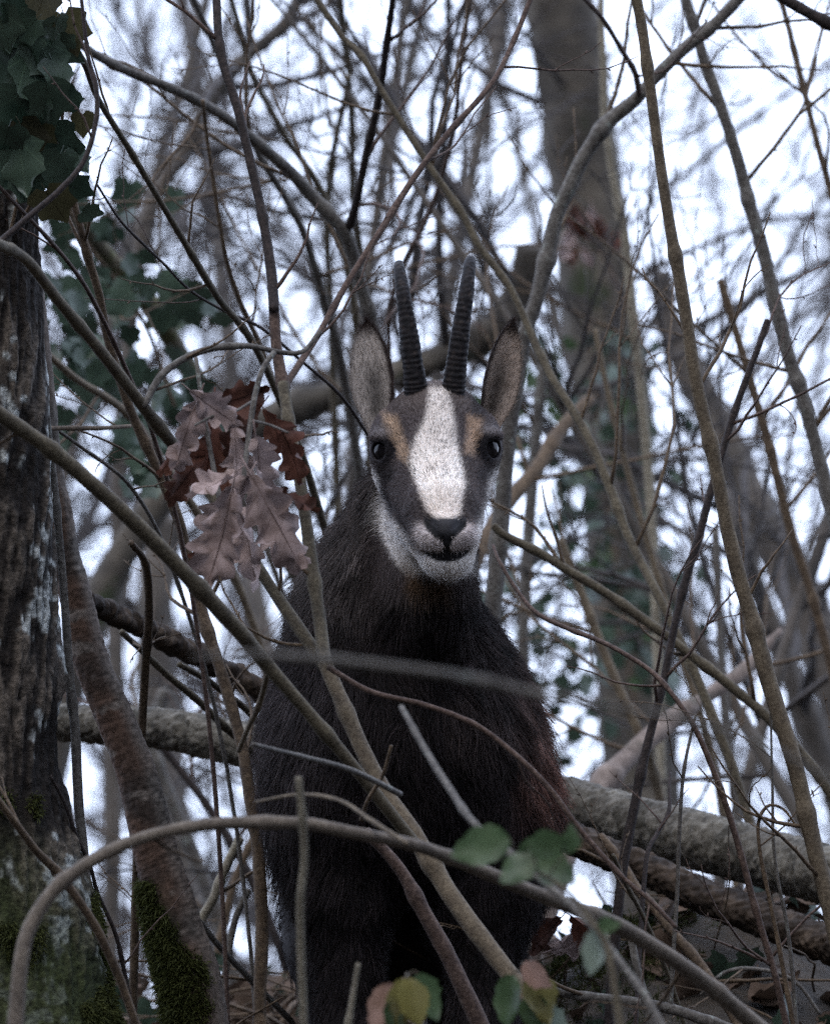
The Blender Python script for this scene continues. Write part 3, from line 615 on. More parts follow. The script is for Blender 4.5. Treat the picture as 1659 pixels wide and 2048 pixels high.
def ell(c, r, k=0.02, cut=False, rot=None):
    c, r = np.asarray(c), np.asarray(r)
    R = r.max() if rot is not None else r
    s, g = region(c - R, c + R, k + 0.03)
    q = g - c
    if rot is not None: q = q @ np.array(rot.to_matrix()).astype(np.float32)      # world -> local
    k0 = np.linalg.norm(q / r, axis=-1); k1 = np.linalg.norm(q / (r * r), axis=-1) + 1e-9
    d = k0 * (k0 - 1) / k1
    blend(s, d, k, cut)

from mathutils import Euler
A = uvw
DOWN = np.array([0, -math.cos(PITCH), math.sin(PITCH)]); BACK = np.array([0, -math.sin(PITCH), -math.cos(PITCH)])
# --- trunk of the body
ch = A(800, 1450, -0.22); rump = A(770, 1400, -0.80)
ell(A(812, 1515, -0.20), (0.124, 0.150, 0.125), 0.05)
cone(ch, rump, 0.112, 0.118, 0.06)
cone(A(790, 1550, -0.30), A(775, 1490, -0.70), 0.108, 0.11, 0.06)
cone(A(780, 1330, -0.30), A(775, 1320, -0.80), 0.080, 0.10, 0.05)                      # back line
ell(A(645, 1540, -0.22), (0.048, 0.140, 0.10), 0.05, rot=Euler((0, 0, -0.10)))         # shoulder
ell(A(994, 1575, -0.20), (0.048, 0.130, 0.10), 0.05, rot=Euler((0, 0, 0.18)))
ell(A(700, 1340, -0.26), (0.048, 0.085, 0.09), 0.05)
ell(A(918, 1395, -0.23), (0.040, 0.085, 0.08), 0.05)
# --- neck
cone(A(862, 960, -0.105), A(818, 1100, -0.14), 0.052, 0.055, 0.03)
cone(A(818, 1100, -0.14), A(780, 1200, -0.17), 0.055, 0.067, 0.03)
cone(A(780, 1200, -0.17), A(782, 1300, -0.19), 0.067, 0.085, 0.04)
cone(A(782, 1300, -0.19), A(792, 1420, -0.20), 0.085, 0.108, 0.05)
cone(A(800, 1010, -0.16), A(708, 1210, -0.27), 0.040, 0.056, 0.04)                     # crest of the neck and withers
ell(A(862, 1180, -0.09), (0.046, 0.070, 0.04), 0.03)                                    # throat
# --- forelegs
def leg(p, r, k=0.03):
    for (a, b), (ra, rb) in zip(zip(p, p[1:]), zip(r, r[1:])): cone(a, b, ra, rb, k)
FOOT = {}
def forelimb(side, x0, x1, x2):
    sh = A(x0, 1620, -0.19); el = A(x1, 1790, -0.17); kn = A(x2, 2080, -0.155); 
    fet = kn + DOWN * 0.165 + np.array([0, 0, -0.008]); hf = fet + DOWN * 0.05 + np.array([0, 0, 0.02])
    leg([sh, el, kn], [0.062, 0.046, 0.030]); leg([kn, fet], [0.029, 0.021], 0.012)
    ell(kn, (0.031, 0.038, 0.031), 0.02); ell(fet, (0.024, 0.024, 0.026), 0.012); leg([fet, hf], [0.021, 0.024], 0.012)
    FOOT[side] = hf
forelimb('l', 685, 690, 700); forelimb('r', 990, 976, 960)
# --- hind legs: knee forward, hock back
def hindlimb(side, x):
    hip = A(x, 1500, -0.80); knee = hip + DOWN * 0.24 - BACK * 0.10; hock = knee + DOWN * 0.17 + BACK * 0.15
    fet = hock + DOWN * 0.21 - BACK * 0.02; hf = fet + DOWN * 0.05 - BACK * 0.025
    ell(hip, (0.075, 0.14, 0.12), 0.05); leg([hip, knee], [0.10, 0.068]); leg([knee, hock], [0.06, 0.029]); leg([hock, fet], [0.027, 0.021], 0.012); leg([fet, hf], [0.021, 0.024], 0.012)
    FOOT[side] = hf
hindlimb('hl', 690); hindlimb('hr', 930)
cone(A(775, 1330, -0.92), A(772, 1400, -0.985), 0.028, 0.016, 0.03)                      # tail
# --- head
ell(A(866, 862, -0.058), (0.056, 0.046, 0.066), 0.02)                                     # cranium
cone(A(866, 880, -0.026), A(884, 1010, 0.064), 0.052, 0.032, 0.02)                        # face
cone(A(842, 980, 0.010), A(870, 1058, 0.070), 0.032, 0.024, 0.016); cone(A(922, 980, 0.010), A(906, 1054, 0.070), 0.030, 0.024, 0.016)
ell(A(873, 818, -0.050), (0.034, 0.026, 0.04), 0.02)
for ex, sx in ((790, -1), (950, 1)):                                                       # brow and cheek
    ell(A(ex, 872, -0.030), (0.026, 0.026, 0.032), 0.018)
    ell(A(ex + sx * 2, 930, -0.028), (0.022, 0.032, 0.032), 0.018)
ell(A(818, 995, -0.055), (0.021, 0.062, 0.050), 0.025, rot=Euler((0.5, 0, 0.22)))
ell(A(925, 985, -0.055), (0.017, 0.064, 0.052), 0.025, rot=Euler((0.5, 0, -0.20)))
cone(A(884, 1020, 0.066), A(890, 1058, 0.096), 0.034, 0.023, 0.015)                        # nose
ell(A(889, 1068, 0.080), (0.034, 0.022, 0.030), 0.014)                                     # upper lip
ell(A(860, 1078, 0.072), (0.018, 0.019, 0.026), 0.012); ell(A(920, 1076, 0.072), (0.017, 0.019, 0.026), 0.012)
cone(A(893, 1116, 0.070), A(868, 1056, -0.02), 0.020, 0.034, 0.018)                        # lower jaw
ell(A(893, 1122, 0.074), (0.026, 0.017, 0.024), 0.012)                                     # chin
cone(A(826, 1046, 0.0), A(884, 1114, 0.052), 0.021, 0.016, 0.012); cone(A(932, 1040, 0.0), A(903, 1112, 0.052), 0.018, 0.016, 0.012)
# mouth line, nostrils, eye sockets
mouth = [A(846, 1104, 0.092), A(866, 1109, 0.102), A(893, 1111, 0.108), A(920, 1107, 0.102), A(938, 1100, 0.092)]
for a, b in zip(mouth, mouth[1:]): cone(a, b, 0.0036, 0.0036, 0.004, cut=True)
for a, b in ((A(852, 1044, 0.110), A(874, 1068, 0.122)), (A(928, 1044, 0.110), A(908, 1066, 0.122))):
    cone(a, b, 0.0075, 0.0055, 0.004, cut=True)
cone(A(893, 1080, 0.118), A(893, 1106, 0.118), 0.004, 0.004, 0.006, cut=True)
EYES = [(A(783, 901, -0.0175), np.array([-0.62, 0.04, 0.78])), (A(960, 897, -0.0175), np.array([0.66, 0.04, 0.75]))]
for c, d in EYES:
    ell(c + d * 0.004, (0.0205, 0.0205, 0.0205), 0.008)
    ell(c + d * 0.013 + np.array([0, -0.001, 0]), (0.0125, 0.0118, 0.0125), 0.004, cut=True)
    ell(c + d * 0.010 + np.array([0, 0.0148, 0.002]), (0.0185, 0.0055, 0.013), 0.005)         # upper lid

def surface_nets(F, gu, gv, gw):
    s = F < 0
    n = np.array(F.shape) - 1
    cnt = np.zeros(n, dtype=np.int8)
    corner = [(i, j, k) for i in (0, 1) for j in (0, 1) for k in (0, 1)]
    for i, j, k in corner: cnt += s[i:i + n[0], j:j + n[1], k:k + n[2]]
    ids = np.argwhere((cnt > 0) & (cnt < 8)); I, J, K = ids.T
    acc = np.zeros((len(ids), 3)); num = np.zeros(len(ids))
    for a in corner:
        for ax in range(3):
            if a[ax]: continue
            b = list(a); b[ax] = 1
            f0 = F[I + a[0], J + a[1], K + a[2]]; f1 = F[I + b[0], J + b[1], K + b[2]]
            m = (f0 < 0) != (f1 < 0); t = np.where(m, f0 / np.where(f0 == f1, 1, f0 - f1), 0)[:, None]
            p0 = np.stack([gu[I + a[0]], gv[J + a[1]], gw[K + a[2]]], 1); p1 = np.stack([gu[I + b[0]], gv[J + b[1]], gw[K + b[2]]], 1)
            acc += m[:, None] * (p0 + (p1 - p0) * t); num += m
    v = acc / num[:, None]
    cid = -np.ones(n, dtype=np.int64); cid[I, J, K] = np.arange(len(ids))
    quads = []
    for ax in range(3):
        sl0 = [slice(1, -1)] * 3; sl1 = [slice(1, -1)] * 3
        sl0[ax] = slice(0, -1); sl1[ax] = slice(1, None)
        s0, s1 = s[tuple(sl0)], s[tuple(sl1)]
        e = np.argwhere(s0 != s1); fl = s0[tuple(e.T)]
        g = e + 1; g[:, ax] -= 1
        o1, o2 = [(1, 2), (2, 0), (0, 1)][ax]
        def c(d1, d2):
            q = g.copy(); q[:, o1] -= d1; q[:, o2] -= d2; return cid[q[:, 0], q[:, 1], q[:, 2]]
        q = np.stack([c(1, 1), c(0, 1), c(0, 0), c(1, 0)], 1)
        q[~fl] = q[~fl][:, ::-1]; quads.append(q)
    return v, np.vstack(quads)
SV, SF = surface_nets(F, GU, GV, GW)

def vnormals(V, Fq):
    n = np.zeros_like(V); fn = np.cross(V[Fq[:, 2]] - V[Fq[:, 0]], V[Fq[:, 3]] - V[Fq[:, 1]])
    for k in range(4): np.add.at(n, Fq[:, k], fn)
    return unit_rows(n)
def relax(V, Fq, it, lam=0.5):
    e = np.vstack([Fq[:, [0, 1]], Fq[:, [1, 2]], Fq[:, [2, 3]], Fq[:, [3, 0]]])
    for _ in range(it):
        a = np.zeros_like(V); c = np.zeros(len(V))
        np.add.at(a, e[:, 0], V[e[:, 1]]); np.add.at(c, e[:, 0], 1)
        V = V + lam * (a / c[:, None] - V)
    return V
SV = relax(SV, SF, 3)
SN = vnormals(SV, SF)

def poly_mask(px, py, poly, soft):
    """1 inside the polygon, 0 outside, soft edge in pixels"""
    poly = np.asarray(poly, float); d = np.full(px.shape, 1e9); ins = np.zeros(px.shape, bool)
    for (x0, y0), (x1, y1) in zip(poly, np.roll(poly, -1, 0)):
        t = np.clip(((px - x0) * (x1 - x0) + (py - y0) * (y1 - y0)) / ((x1 - x0) ** 2 + (y1 - y0) ** 2), 0, 1)
        d = np.minimum(d, np.hypot(px - x0 - t * (x1 - x0), py - y0 - t * (y1 - y0)))
        if y0 != y1: ins ^= ((y0 > py) != (y1 > py)) & (px < (x1 - x0) * (py - y0) / (y1 - y0) + x0)
    return smooth(-soft, soft, np.where(ins, d, -d))

BLAZE = [(858, 776), (892, 776), (904, 815), (911, 860), (916, 905), (926, 945), (929, 975), (921, 1000), (919, 1030), (905, 1038), (872, 1036), (853, 1020), (842, 990), (828, 955), (818, 925), (824, 895), (838, 862), (852, 830), (856, 800)]
BROWL = [(766, 828), (792, 832), (803, 868), (818, 902), (814, 928), (798, 915), (788, 888), (772, 862)]
BROWR = [(934, 832), (964, 838), (963, 880), (948, 912), (928, 905), (934, 868)]
CHEEKL = [(744, 940), (756, 955), (764, 1000), (782, 1036), (806, 1062), (822, 1092), (850, 1108), (893, 1122), (893, 1158), (850, 1150), (820, 1150), (795, 1130), (776, 1098), (757, 1060), (748, 1000), (738, 930)]
CHEEKR = [(998, 930), (978, 950), (972, 1000), (962, 1030), (950, 1065), (945, 1090), (930, 1106), (893, 1122), (893, 1158), (935, 1148), (985, 1100), (1010, 1000)]
LIPL = [(832, 1048), (848, 1046), (872, 1078), (888, 1086), (888, 1102), (860, 1108), (838, 1096), (826, 1076)]
LIPR = [(934, 1044), (950, 1052), (956, 1080), (940, 1096), (915, 1106), (898, 1102), (898, 1086), (914, 1070)]
PAD = [(846, 1034), (870, 1036), (908, 1036), (932, 1034), (934, 1050), (914, 1070), (902, 1084), (900, 1106), (886, 1106), (884, 1084), (866, 1072), (848, 1054)]
NOSTL = [(846, 1040), (862, 1048), (884, 1066), (893, 1076), (893, 1106), (885, 1106), (883, 1084), (866, 1074), (850, 1058)]
NOSTR = [(933, 1040), (920, 1049), (902, 1066), (893, 1076), (893, 1106), (901, 1106), (902, 1084), (914, 1071), (933, 1054)]
MOUTHP = [(846, 1098), (866, 1102), (893, 1104), (920, 1100), (940, 1094), (934, 1110), (914, 1121), (893, 1125), (870, 1121), (853, 1111)]
TAN = [(815, 1140), (850, 1160), (895, 1165), (900, 1205), (870, 1225), (835, 1205), (815, 1170)]

def pelt(p, nrm, rs=None):
    """coat colour, hair length, bare-skin mask for points p (u,v,w)"""
    k = PX * (DIST - p[:, 2]) / DIST
    px = p[:, 0] / k + 829.5; py = 1024 - p[:, 1] / k; w = p[:, 2]
    j = 0 if rs is None else 1
    if j: px = px + rs.normal(size=len(px)) * 3.0; py = py + rs.normal(size=len(py)) * 4.0
    c = np.tile(np.array([0.013, 0.0102, 0.0108]), (len(p), 1))
    def put(m, col): 
        c[:] = c * (1 - m[:, None]) + np.asarray(col) * m[:, None]
    # body: greyer crest, rusty flank on one side
    put(smooth(1330, 1120, py) * smooth(820, 640, px) * 0.7, (0.085, 0.072, 0.068))
    put(smooth(760, 560, px) * smooth(1250, 1400, py) * smooth(1750, 1500, py) * 0.55, (0.064, 0.055, 0.058))
    put(smooth(1000, 1080, px) * smooth(1250, 1400, py) * smooth(1700, 1550, py) * 0.75, (0.115, 0.055, 0.040))
    put(smooth(860, 930, px) * smooth(1180, 1300, py) * smooth(1560, 1430, py) * 0.5, (0.055, 0.040, 0.035))
    head = np.maximum(smooth(-0.105, -0.08, w), smooth(930, 880, py) * smooth(-0.15, -0.12, w)) * smooth(1200, 1165, py)
    put(smooth(1240, 1150, py) * smooth(-0.16, -0.10, w) * 0.8, (0.058, 0.048, 0.045))
    face = np.tile(np.array([0.062, 0.050, 0.050]), (len(p), 1))
    def fput(m, col): face[:] = face * (1 - m[:, None]) + np.asarray(col) * m[:, None]
    fput(smooth(800, 880, px) * smooth(880, 940, py) * 0.5, (0.075, 0.058, 0.052))
    fput(smooth(840, 800, py) * 0.6, (0.09, 0.07, 0.06))
    fput(poly_mask(px, py, BROWL, 9), (0.37, 0.26, 0.18)); fput(poly_mask(px, py, BROWR, 9), (0.36, 0.25, 0.175))
    m = poly_mask(px, py, BLAZE, 7)
    fput(m * (0.72 + 0.28 * smooth(860, 940, py)), (0.84, 0.765, 0.70)); fput(m * smooth(950, 1020, py) * 0.5, (0.66, 0.56, 0.49))
    fput(poly_mask(px, py, CHEEKL, 8), (0.76, 0.72, 0.695)); fput(poly_mask(px, py, CHEEKR, 8), (0.74, 0.695, 0.655))
    fput(poly_mask(px, py, CHEEKL, 8) * smooth(1105, 1150, py) * smooth(850, 800, px) * 0.8, (0.27, 0.22, 0.17))
    fput(poly_mask(px, py, LIPL, 6) * 0.9, (0.60, 0.54, 0.53)); fput(poly_mask(px, py, LIPR, 6) * 0.9, (0.60, 0.53, 0.51))
    fput(smooth(30, 12, np.hypot(px - 962, (py - 812) * 0.8)) * 0.85, (0.014, 0.011, 0.012)); fput(smooth(22, 8, np.hypot(px - 786, (py - 812) * 0.8)) * 0.6, (0.03, 0.022, 0.02))
    fput(poly_mask(px, py, TAN, 14) * 0.9, (0.13, 0.078, 0.043))
    for ex, ey in ((766, 903), (976, 898)):
        fput(smooth(31, 23, np.hypot(px - ex, (py - ey) * 0.95)), (0.014, 0.012, 0.014))
        fput(smooth(20, 8, np.hypot((px - ex) * 0.7, py - ey + 40)) * 0.6, (0.15, 0.135, 0.135))
    fput(smooth(24, 12, np.hypot(px - 772, (py - 945) * 0.9)) * 0.8, (0.016, 0.013, 0.014)); fput(smooth(22, 11, np.hypot(px - 968, (py - 945) * 0.9)) * 0.8, (0.016, 0.013, 0.014))
    bare = np.maximum(poly_mask(px, py, PAD, 3), poly_mask(px, py, MOUTHP, 3)) * smooth(0.02, 0.04, w)
    fput(bare, (0.045, 0.044, 0.048))  # grey puts the lit pad top into the colour; nostril hollows darkened next
    fput(np.maximum(poly_mask(px, py, NOSTL, 2.5), poly_mask(px, py, NOSTR, 2.5)) * smooth(0.02, 0.04, w), (0.006, 0.006, 0.007))
    fput(poly_mask(px, py, MOUTHP, 3) * smooth(0.02, 0.04, w), (0.009, 0.008, 0.009))
    eye = np.zeros(len(p))
    for e, d in EYES: eye = np.maximum(eye, smooth(0.021, 0.0185, np.linalg.norm(p - (e + d * 0.006), axis=1)))
    c = c * (1 - head[:, None]) + face * head[:, None]
    bare = np.maximum(bare * head, eye * head)
    ln = 0.027 + 0.009 * smooth(1250, 1500, py) - 0.017 * smooth(1730, 1860, py)
    ln = np.where(px < 700, ln + 0.014 * smooth(1300, 1050, py), ln)
    ln = ln * (1 - head) + head * (0.0046 + 0.010 * smooth(1135, 1180, py))
    return c, ln, bare, head

rs = np.random.RandomState(3)
skinc, _, _, _ = pelt(SV, SN)
hoof_w = (uvw_world(FOOT['l']) + uvw_world(FOOT['r'])) / 2
cham = thing('chamois', 'dark brown chamois with white face blaze and upright black horns behind the stems', 'chamois', (hoof_w[0], hoof_w[1], hoof_w[2] - 0.04))
body = mk('body', uvw_world(SV), SF, M['hide'], cham, skinc)

# --- fur as hair curves
def fur(name, count, seed, weight_fn, thick, keep, npt=5):
    r = np.random.RandomState(seed)
    tri = np.vstack([SF[:, [0, 1, 2]], SF[:, [0, 2, 3]]])
    a, b, c = SV[tri[:, 0]], SV[tri[:, 1]], SV[tri[:, 2]]
    ar = np.linalg.norm(np.cross(b - a, c - a), axis=1) * weight_fn((a + b + c) / 3, SN[tri[:, 0]])
    t = r.choice(len(tri), size=count, p=ar / ar.sum())
    u1, u2 = r.rand(count), r.rand(count); fl = u1 + u2 > 1; u1[fl], u2[fl] = 1 - u1[fl], 1 - u2[fl]
    p = a[t] + (b[t] - a[t]) * u1[:, None] + (c[t] - a[t]) * u2[:, None]
    n = unit_rows(SN[tri[t, 0]] * (1 - u1 - u2)[:, None] + SN[tri[t, 1]] * u1[:, None] + SN[tri[t, 2]] * u2[:, None])
    col, ln, bare, head = pelt(p, n, r)
    ok = (bare < 0.35) & keep(head, r)
    p, n, col, ln, head = p[ok], n[ok], col[ok], ln[ok], head[ok]; m = len(p)
    nose = A(889, 1045, 0.11)
    flow_h = unit_rows(p - nose) + np.array([0, 0.1, -0.2])
    side = np.sign(p[:, 0] - A(880, 900, 0)[0])[:, None] * np.array([1.0, 0, 0])
    flow_h = np.where((p[:, 1] < A(0, 1085, 0)[1])[:, None], DOWN + side * 0.2, flow_h)
    flow_b = np.tile(DOWN, (m, 1)) + 0.25 * BACK + 0.25 * n
    cl = np.stack([noise(p, 22, 0), noise(p, 22, 1), noise(p, 22, 2)], 1)
    cl2 = np.stack([noise(p, 60, 3), noise(p, 60, 4), noise(p, 60, 5)], 1)
    flow = flow_h * head[:, None] + (flow_b + 0.45 * cl + 0.38 * cl2) * (1 - head[:, None])
    flow = flow - n * (flow * n).sum(1, keepdims=True); flow = unit_rows(flow)
    crest = (1 - head) * smooth(-0.10, -0.17, p[:, 0]) * smooth(-0.30, -0.06, p[:, 1])
    lift = (0.42 * head + 0.38 * (1 - head) + 0.55 * crest)[:, None] + 0.12 * r.normal(size=(m, 1))
    d0 = unit_rows(n * np.clip(lift + 0.25, 0.1, 1.4) + flow + 0.16 * r.normal(size=(m, 3)))
    d1 = unit_rows(n * np.clip(lift - 0.25, 0.0, 1.0) + flow + 0.16 * r.normal(size=(m, 3)) + DOWN * (0.25 * (1 - head))[:, None])
    ln = ln * r.uniform(0.55, 1.25, m)
    s = np.linspace(0, 1, npt)
    pts = p[:, None] + ln[:, None, None] * (d0[:, None] * (s - 0.5 * s * s)[None, :, None] + d1[:, None] * (0.5 * s * s)[None, :, None])
    pts = uvw_world(pts) - np.array(cham.location)
    hc = bpy.data.hair_curves.new(name); hc.add_curves([npt] * m)
    hc.attributes['position'].data.foreach_set('vector', pts.astype(np.float32).ravel())
    ra = hc.attributes.get('radius') or hc.attributes.new('radius', 'FLOAT', 'POINT')
    rad = (thick * (1 - 0.82 * s))[None, :] * np.where(head > 0.5, 0.55, 1.0)[:, None] * r.uniform(0.7, 1.3, (m, 1))
    ra.data.foreach_set('value', rad.astype(np.float32).ravel())
    ca = hc.attributes.new('Col', 'FLOAT_COLOR', 'CURVE')
    c4 = np.ones((m, 4), dtype=np.float32); c4[:, :3] = col * np.exp(r.normal(0.0, 0.45, (m, 1)) * np.where(head > 0.5, 0.6, 1.0)[:, None]) * (1 + (0.2 + 0.3 * (1 - head))[:, None] * noise(p, 26, 2)[:, None])
    flecks = (r.rand(m) < 0.16) & (col[:, 0] > 0.3) & (p[:, 1] > A(0, 960, 0)[1]); c4[flecks, :3] = 0.07
    ca.data.foreach_set('color', np.clip(c4, 0.004, 0.9).ravel())
    hc.materials.append(M['fur'])
    o = bpy.data.objects.new(name, hc); COL.objects.link(o); o.parent = cham
    o['kind'] = 'stuff'
    return o
vis_w = lambda q, n: np.where((n[:, 2] > -0.45) & (q[:, 1] > -0.62) & (q[:, 2] > -0.5), 1.0, 0.10)
fur('coat', 130000, 1, vis_w, 0.00036, lambda h, r: h < r.rand(len(h)))
fur('face_fur', 75000, 2, lambda q, n: np.where((q[:, 1] > -0.10) & (q[:, 2] > -0.125), 1.0, 0.0), 0.00033, lambda h, r: h > 0.3, 4)

# --- horns
def horn(c, r):
    """grooved horn with a backward hook; c control points (u,v,w)"""
    n = 460; pts = catmull(c, n); rad = np.interp(np.linspace(0, 1, n), np.linspace(0, 1, len(r)), r)
    L = np.linspace(0, 1, n); ringed = smooth(0.62, 0.42, L)
    rad = rad * (1 + 0.024 * ringed * np.sin(L * 2 * math.pi * (46 + 6 * L) + 0.9 * np.sin(L * 31) + 0.7 * np.sin(L * 67 + 1)) + 0.02 * np.sin(L * 41))
    v, f = tube(pts, rad, 28)
    v = v + (noise(v, 160, 1) * 0.00035)[:, None]
    return v, f
hm, t, b = nodes_of('horn')
g_ = N(t, 'ShaderNodeNewGeometry'); n_ = N(t, 'ShaderNodeTexNoise'); n_.inputs['Scale'].default_value = 160; n_.inputs['Detail'].default_value = 5
t.links.new(g_.outputs['Position'], n_.inputs['Vector'])
r_ = ramp(t, n_.outputs[0], [(0.3, (0.008, 0.008, 0.009)), (0.55, (0.017, 0.015, 0.016)), (0.75, (0.045, 0.036, 0.032))])
t.links.new(r_.outputs[0], b.inputs['Base Color']); b.inputs['Roughness'].default_value = 0.65; b.inputs['Specular IOR Level'].default_value = 0.1
HC = [([A(837, 836, -0.030), A(833, 795, -0.024), A(826, 735, -0.020), A(817, 665, -0.020), A(806, 590, -0.026), A(799, 545, -0.042), A(797, 530, -0.062), A(797, 545, -0.082), A(798, 585, -0.092)], [25, 24, 21.5, 18.5, 14.5, 12, 10, 7, 1.5]),
      ([A(902, 836, -0.030), A(905, 795, -0.024), A(912, 730, -0.020), A(921, 660, -0.020), A(932, 585, -0.026), A(938, 537, -0.042), A(940, 521, -0.062), A(940, 535, -0.082), A(939, 575, -0.092)], [25, 24, 21.5, 18.5, 15, 12.5, 10.5, 7, 1.5])]
for c, r in HC:
    v, f = horn(c, np.array(r) * PX); mk('horn', uvw_world(v), f, hm, cham)

# --- eyes
em, t, b = nodes_of('eye'); b.inputs['Base Color'].default_value = (0.006, 0.005, 0.006, 1); b.inputs['Roughness'].default_value = 0.12; b.inputs['Specular IOR Level'].default_value = 0.22
def ball(c, r, nu=24, nv=16, sc=(1, 1, 1)):
    th = np.linspace(0.02, math.pi - 0.02, nv); ph = np.arange(nu) / nu * 2 * math.pi
    v = np.stack([np.sin(th)[:, None] * np.cos(ph), np.sin(th)[:, None] * np.sin(ph), np.cos(th)[:, None] * np.ones(nu)], -1).reshape(-1, 3) * r * np.array(sc) + c
    i = np.arange(nu * nv).reshape(nv, nu)
    return v, np.stack([i[:-1], i[1:], np.roll(i[1:], -1, 1), np.roll(i[:-1], -1, 1)], -1).reshape(-1, 4)
for c, d in EYES:
    v, f = ball(c + d * 0.0050, 0.0172); mk('eye', uvw_world(v), f, em, cham)

# --- ears: cupped shells with an outer and an inner face
def ear(base, tip, face, width, prof, cup, hue, bend):
    """base, tip (u,v,w); face: direction the opening looks; prof: half-width profile"""
    base, tip, face = map(np.asarray, (base, tip, face)); ax = tip - base; L = np.linalg.norm(ax); ax = ax / L
    sd = unit(np.cross(ax, face)); fc = unit(np.cross(sd, ax))
    nt_, ns = 40, 25; T = np.linspace(0, 1, nt_); S = np.linspace(-1, 1, ns)
    hw = np.interp(T, *zip(*prof)) * width
    vv, cc = [], []
    for lay in (0, 1):
        for i, t in enumerate(T):
            ang = S * (1.15 - 0.45 * t)                                # how far the rim curls forward
            off = sd[None] * (np.sin(ang) / math.sin(1.15 - 0.45 * t) * hw[i])[:, None] + fc[None] * ((1 - np.cos(ang)) * hw[i] * cup)[:, None]
            q = base + ax * t * L + sd * bend * math.sin(t * math.pi) * L * 0.0 + off - fc * (lay * 0.0028 * (1 - 0.5 * t)) + sd * bend * t * t * L
            vv.append(q)
            if lay == 0:
                rim = smooth(0.55, 0.85, hue[2] * S) + 0.6 * smooth(0.80, 0.98, -hue[2] * S) + smooth(0.82, 0.95, t)
                core = np.exp(-((S - 0.05) / 0.45) ** 2) * smooth(0.05, 0.2, t) * smooth(0.75, 0.45, t)
                c = np.array(hue[0])[None] * (1 - 0.75 * core[:, None])
                m = np.clip(rim, 0, 1)[:, None]; c = c * (1 - m) + np.array([0.022, 0.014, 0.012]) * m
            else: c = np.tile(np.array(hue[1]), (ns, 1))
            cc.append(c)
    vv = np.concatenate(vv); cc = np.concatenate(cc)
    i = np.arange(nt_ * ns).reshape(nt_, ns); k = nt_ * ns
    f0 = np.stack([i[:-1, :-1], i[:-1, 1:], i[1:, 1:], i[1:, :-1]], -1).reshape(-1, 4); f1 = f0[:, ::-1] + k
    e = [np.stack([i[:-1, 0], i[1:, 0], i[1:, 0] + k, i[:-1, 0] + k], -1), np.stack([i[:-1, -1] + k, i[1:, -1] + k, i[1:, -1], i[:-1, -1]], -1),
         np.stack([i[-1, :-1], i[-1, 1:], i[-1, 1:] + k, i[-1, :-1] + k], -1)]
    return vv, np.vstack([f0, f1] + e), cc, (base, ax, L, sd, fc)
PROF = [(0, 0.42), (0.12, 0.62), (0.3, 0.92), (0.45, 1.0), (0.62, 0.93), (0.76, 0.76), (0.86, 0.56), (0.94, 0.34), (1, 0.06)]
EARS = [((A(757, 868, -0.052), A(733, 642, -0.085), (-0.10, -0.12, 1.0), 45 * PX, PROF, 0.85, ((0.30, 0.265, 0.24), (0.12, 0.10, 0.09), 1), 0.0)),
        ((A(968, 866, -0.056), A(1021, 642, -0.085), (0.62, -0.10, 0.78), 47 * PX, PROF, 0.9, ((0.30, 0.235, 0.19), (0.06, 0.048, 0.044), -1), 0.02))]
def ear_hair(par, v, cc, fr, seed):
    """pale hairs fringing the ear"""
    r = np.random.RandomState(seed); n1 = len(v) // 2; m = 2600; base, ax, L, sd, fc = fr
    i = r.randint(0, n1, m); p = v[i] + r.normal(size=(m, 3)) * 0.0008
    d = unit_rows(ax[None] * 1.0 + fc[None] * 0.25 + r.normal(size=(m, 3)) * 0.35); ln = r.uniform(0.003, 0.009, m)
    s = np.linspace(0, 1, 3); pts = uvw_world(p[:, None] + d[:, None] * ln[:, None, None] * s[None, :, None]) - np.array(cham.location)
    hc = bpy.data.hair_curves.new('ear_hair'); hc.add_curves([3] * m)
    hc.attributes['position'].data.foreach_set('vector', pts.astype(np.float32).ravel())
    ra = hc.attributes.get('radius') or hc.attributes.new('radius', 'FLOAT', 'POINT')
    ra.data.foreach_set('value', np.tile((0.00022 * (1 - 0.8 * s)), m).astype(np.float32))
    c4 = np.ones((m, 4), dtype=np.float32); c4[:, :3] = cc[i] * r.uniform(0.7, 1.5, (m, 1))
    hc.attributes.new('Col', 'FLOAT_COLOR', 'CURVE').data.foreach_set('color', c4.ravel())
    hc.materials.append(M['fur']); o = bpy.data.objects.new('ear_hair', hc); COL.objects.link(o)
    o['kind'] = 'stuff'; o.parent = par; o.matrix_parent_inverse = Matrix(); o.location = (0, 0, 0)
    # the ear mesh itself is stored in world coordinates, shift the hair back to it
    o.matrix_parent_inverse = Matrix.Translation(cham.location)
for q, a in enumerate(EARS):
    v, f, cc, fr = ear(*a); o = mk('ear', uvw_world(v), f, M['hide'], cham, cc)
    ear_hair(o, v, cc, fr, 40 + q)

# --- hooves
hfm, t, b = nodes_of('hoof'); b.inputs['Base Color'].default_value = (0.012, 0.011, 0.011, 1); b.inputs['Roughness'].default_value = 0.5
for q, c in FOOT.items():
    for s in (-1, 1):
        h0 = c + np.array([s * 0.012, 0, -0.008]); h1 = h0 + DOWN * 0.045 + np.array([s * 0.003, 0, 0.018])
        v, f = tube(np.array([h0, (h0 + h1) / 2, h1]), np.array([0.013, 0.016, 0.018]), 10); mk('hoof', uvw_world(v), f, hfm, cham)
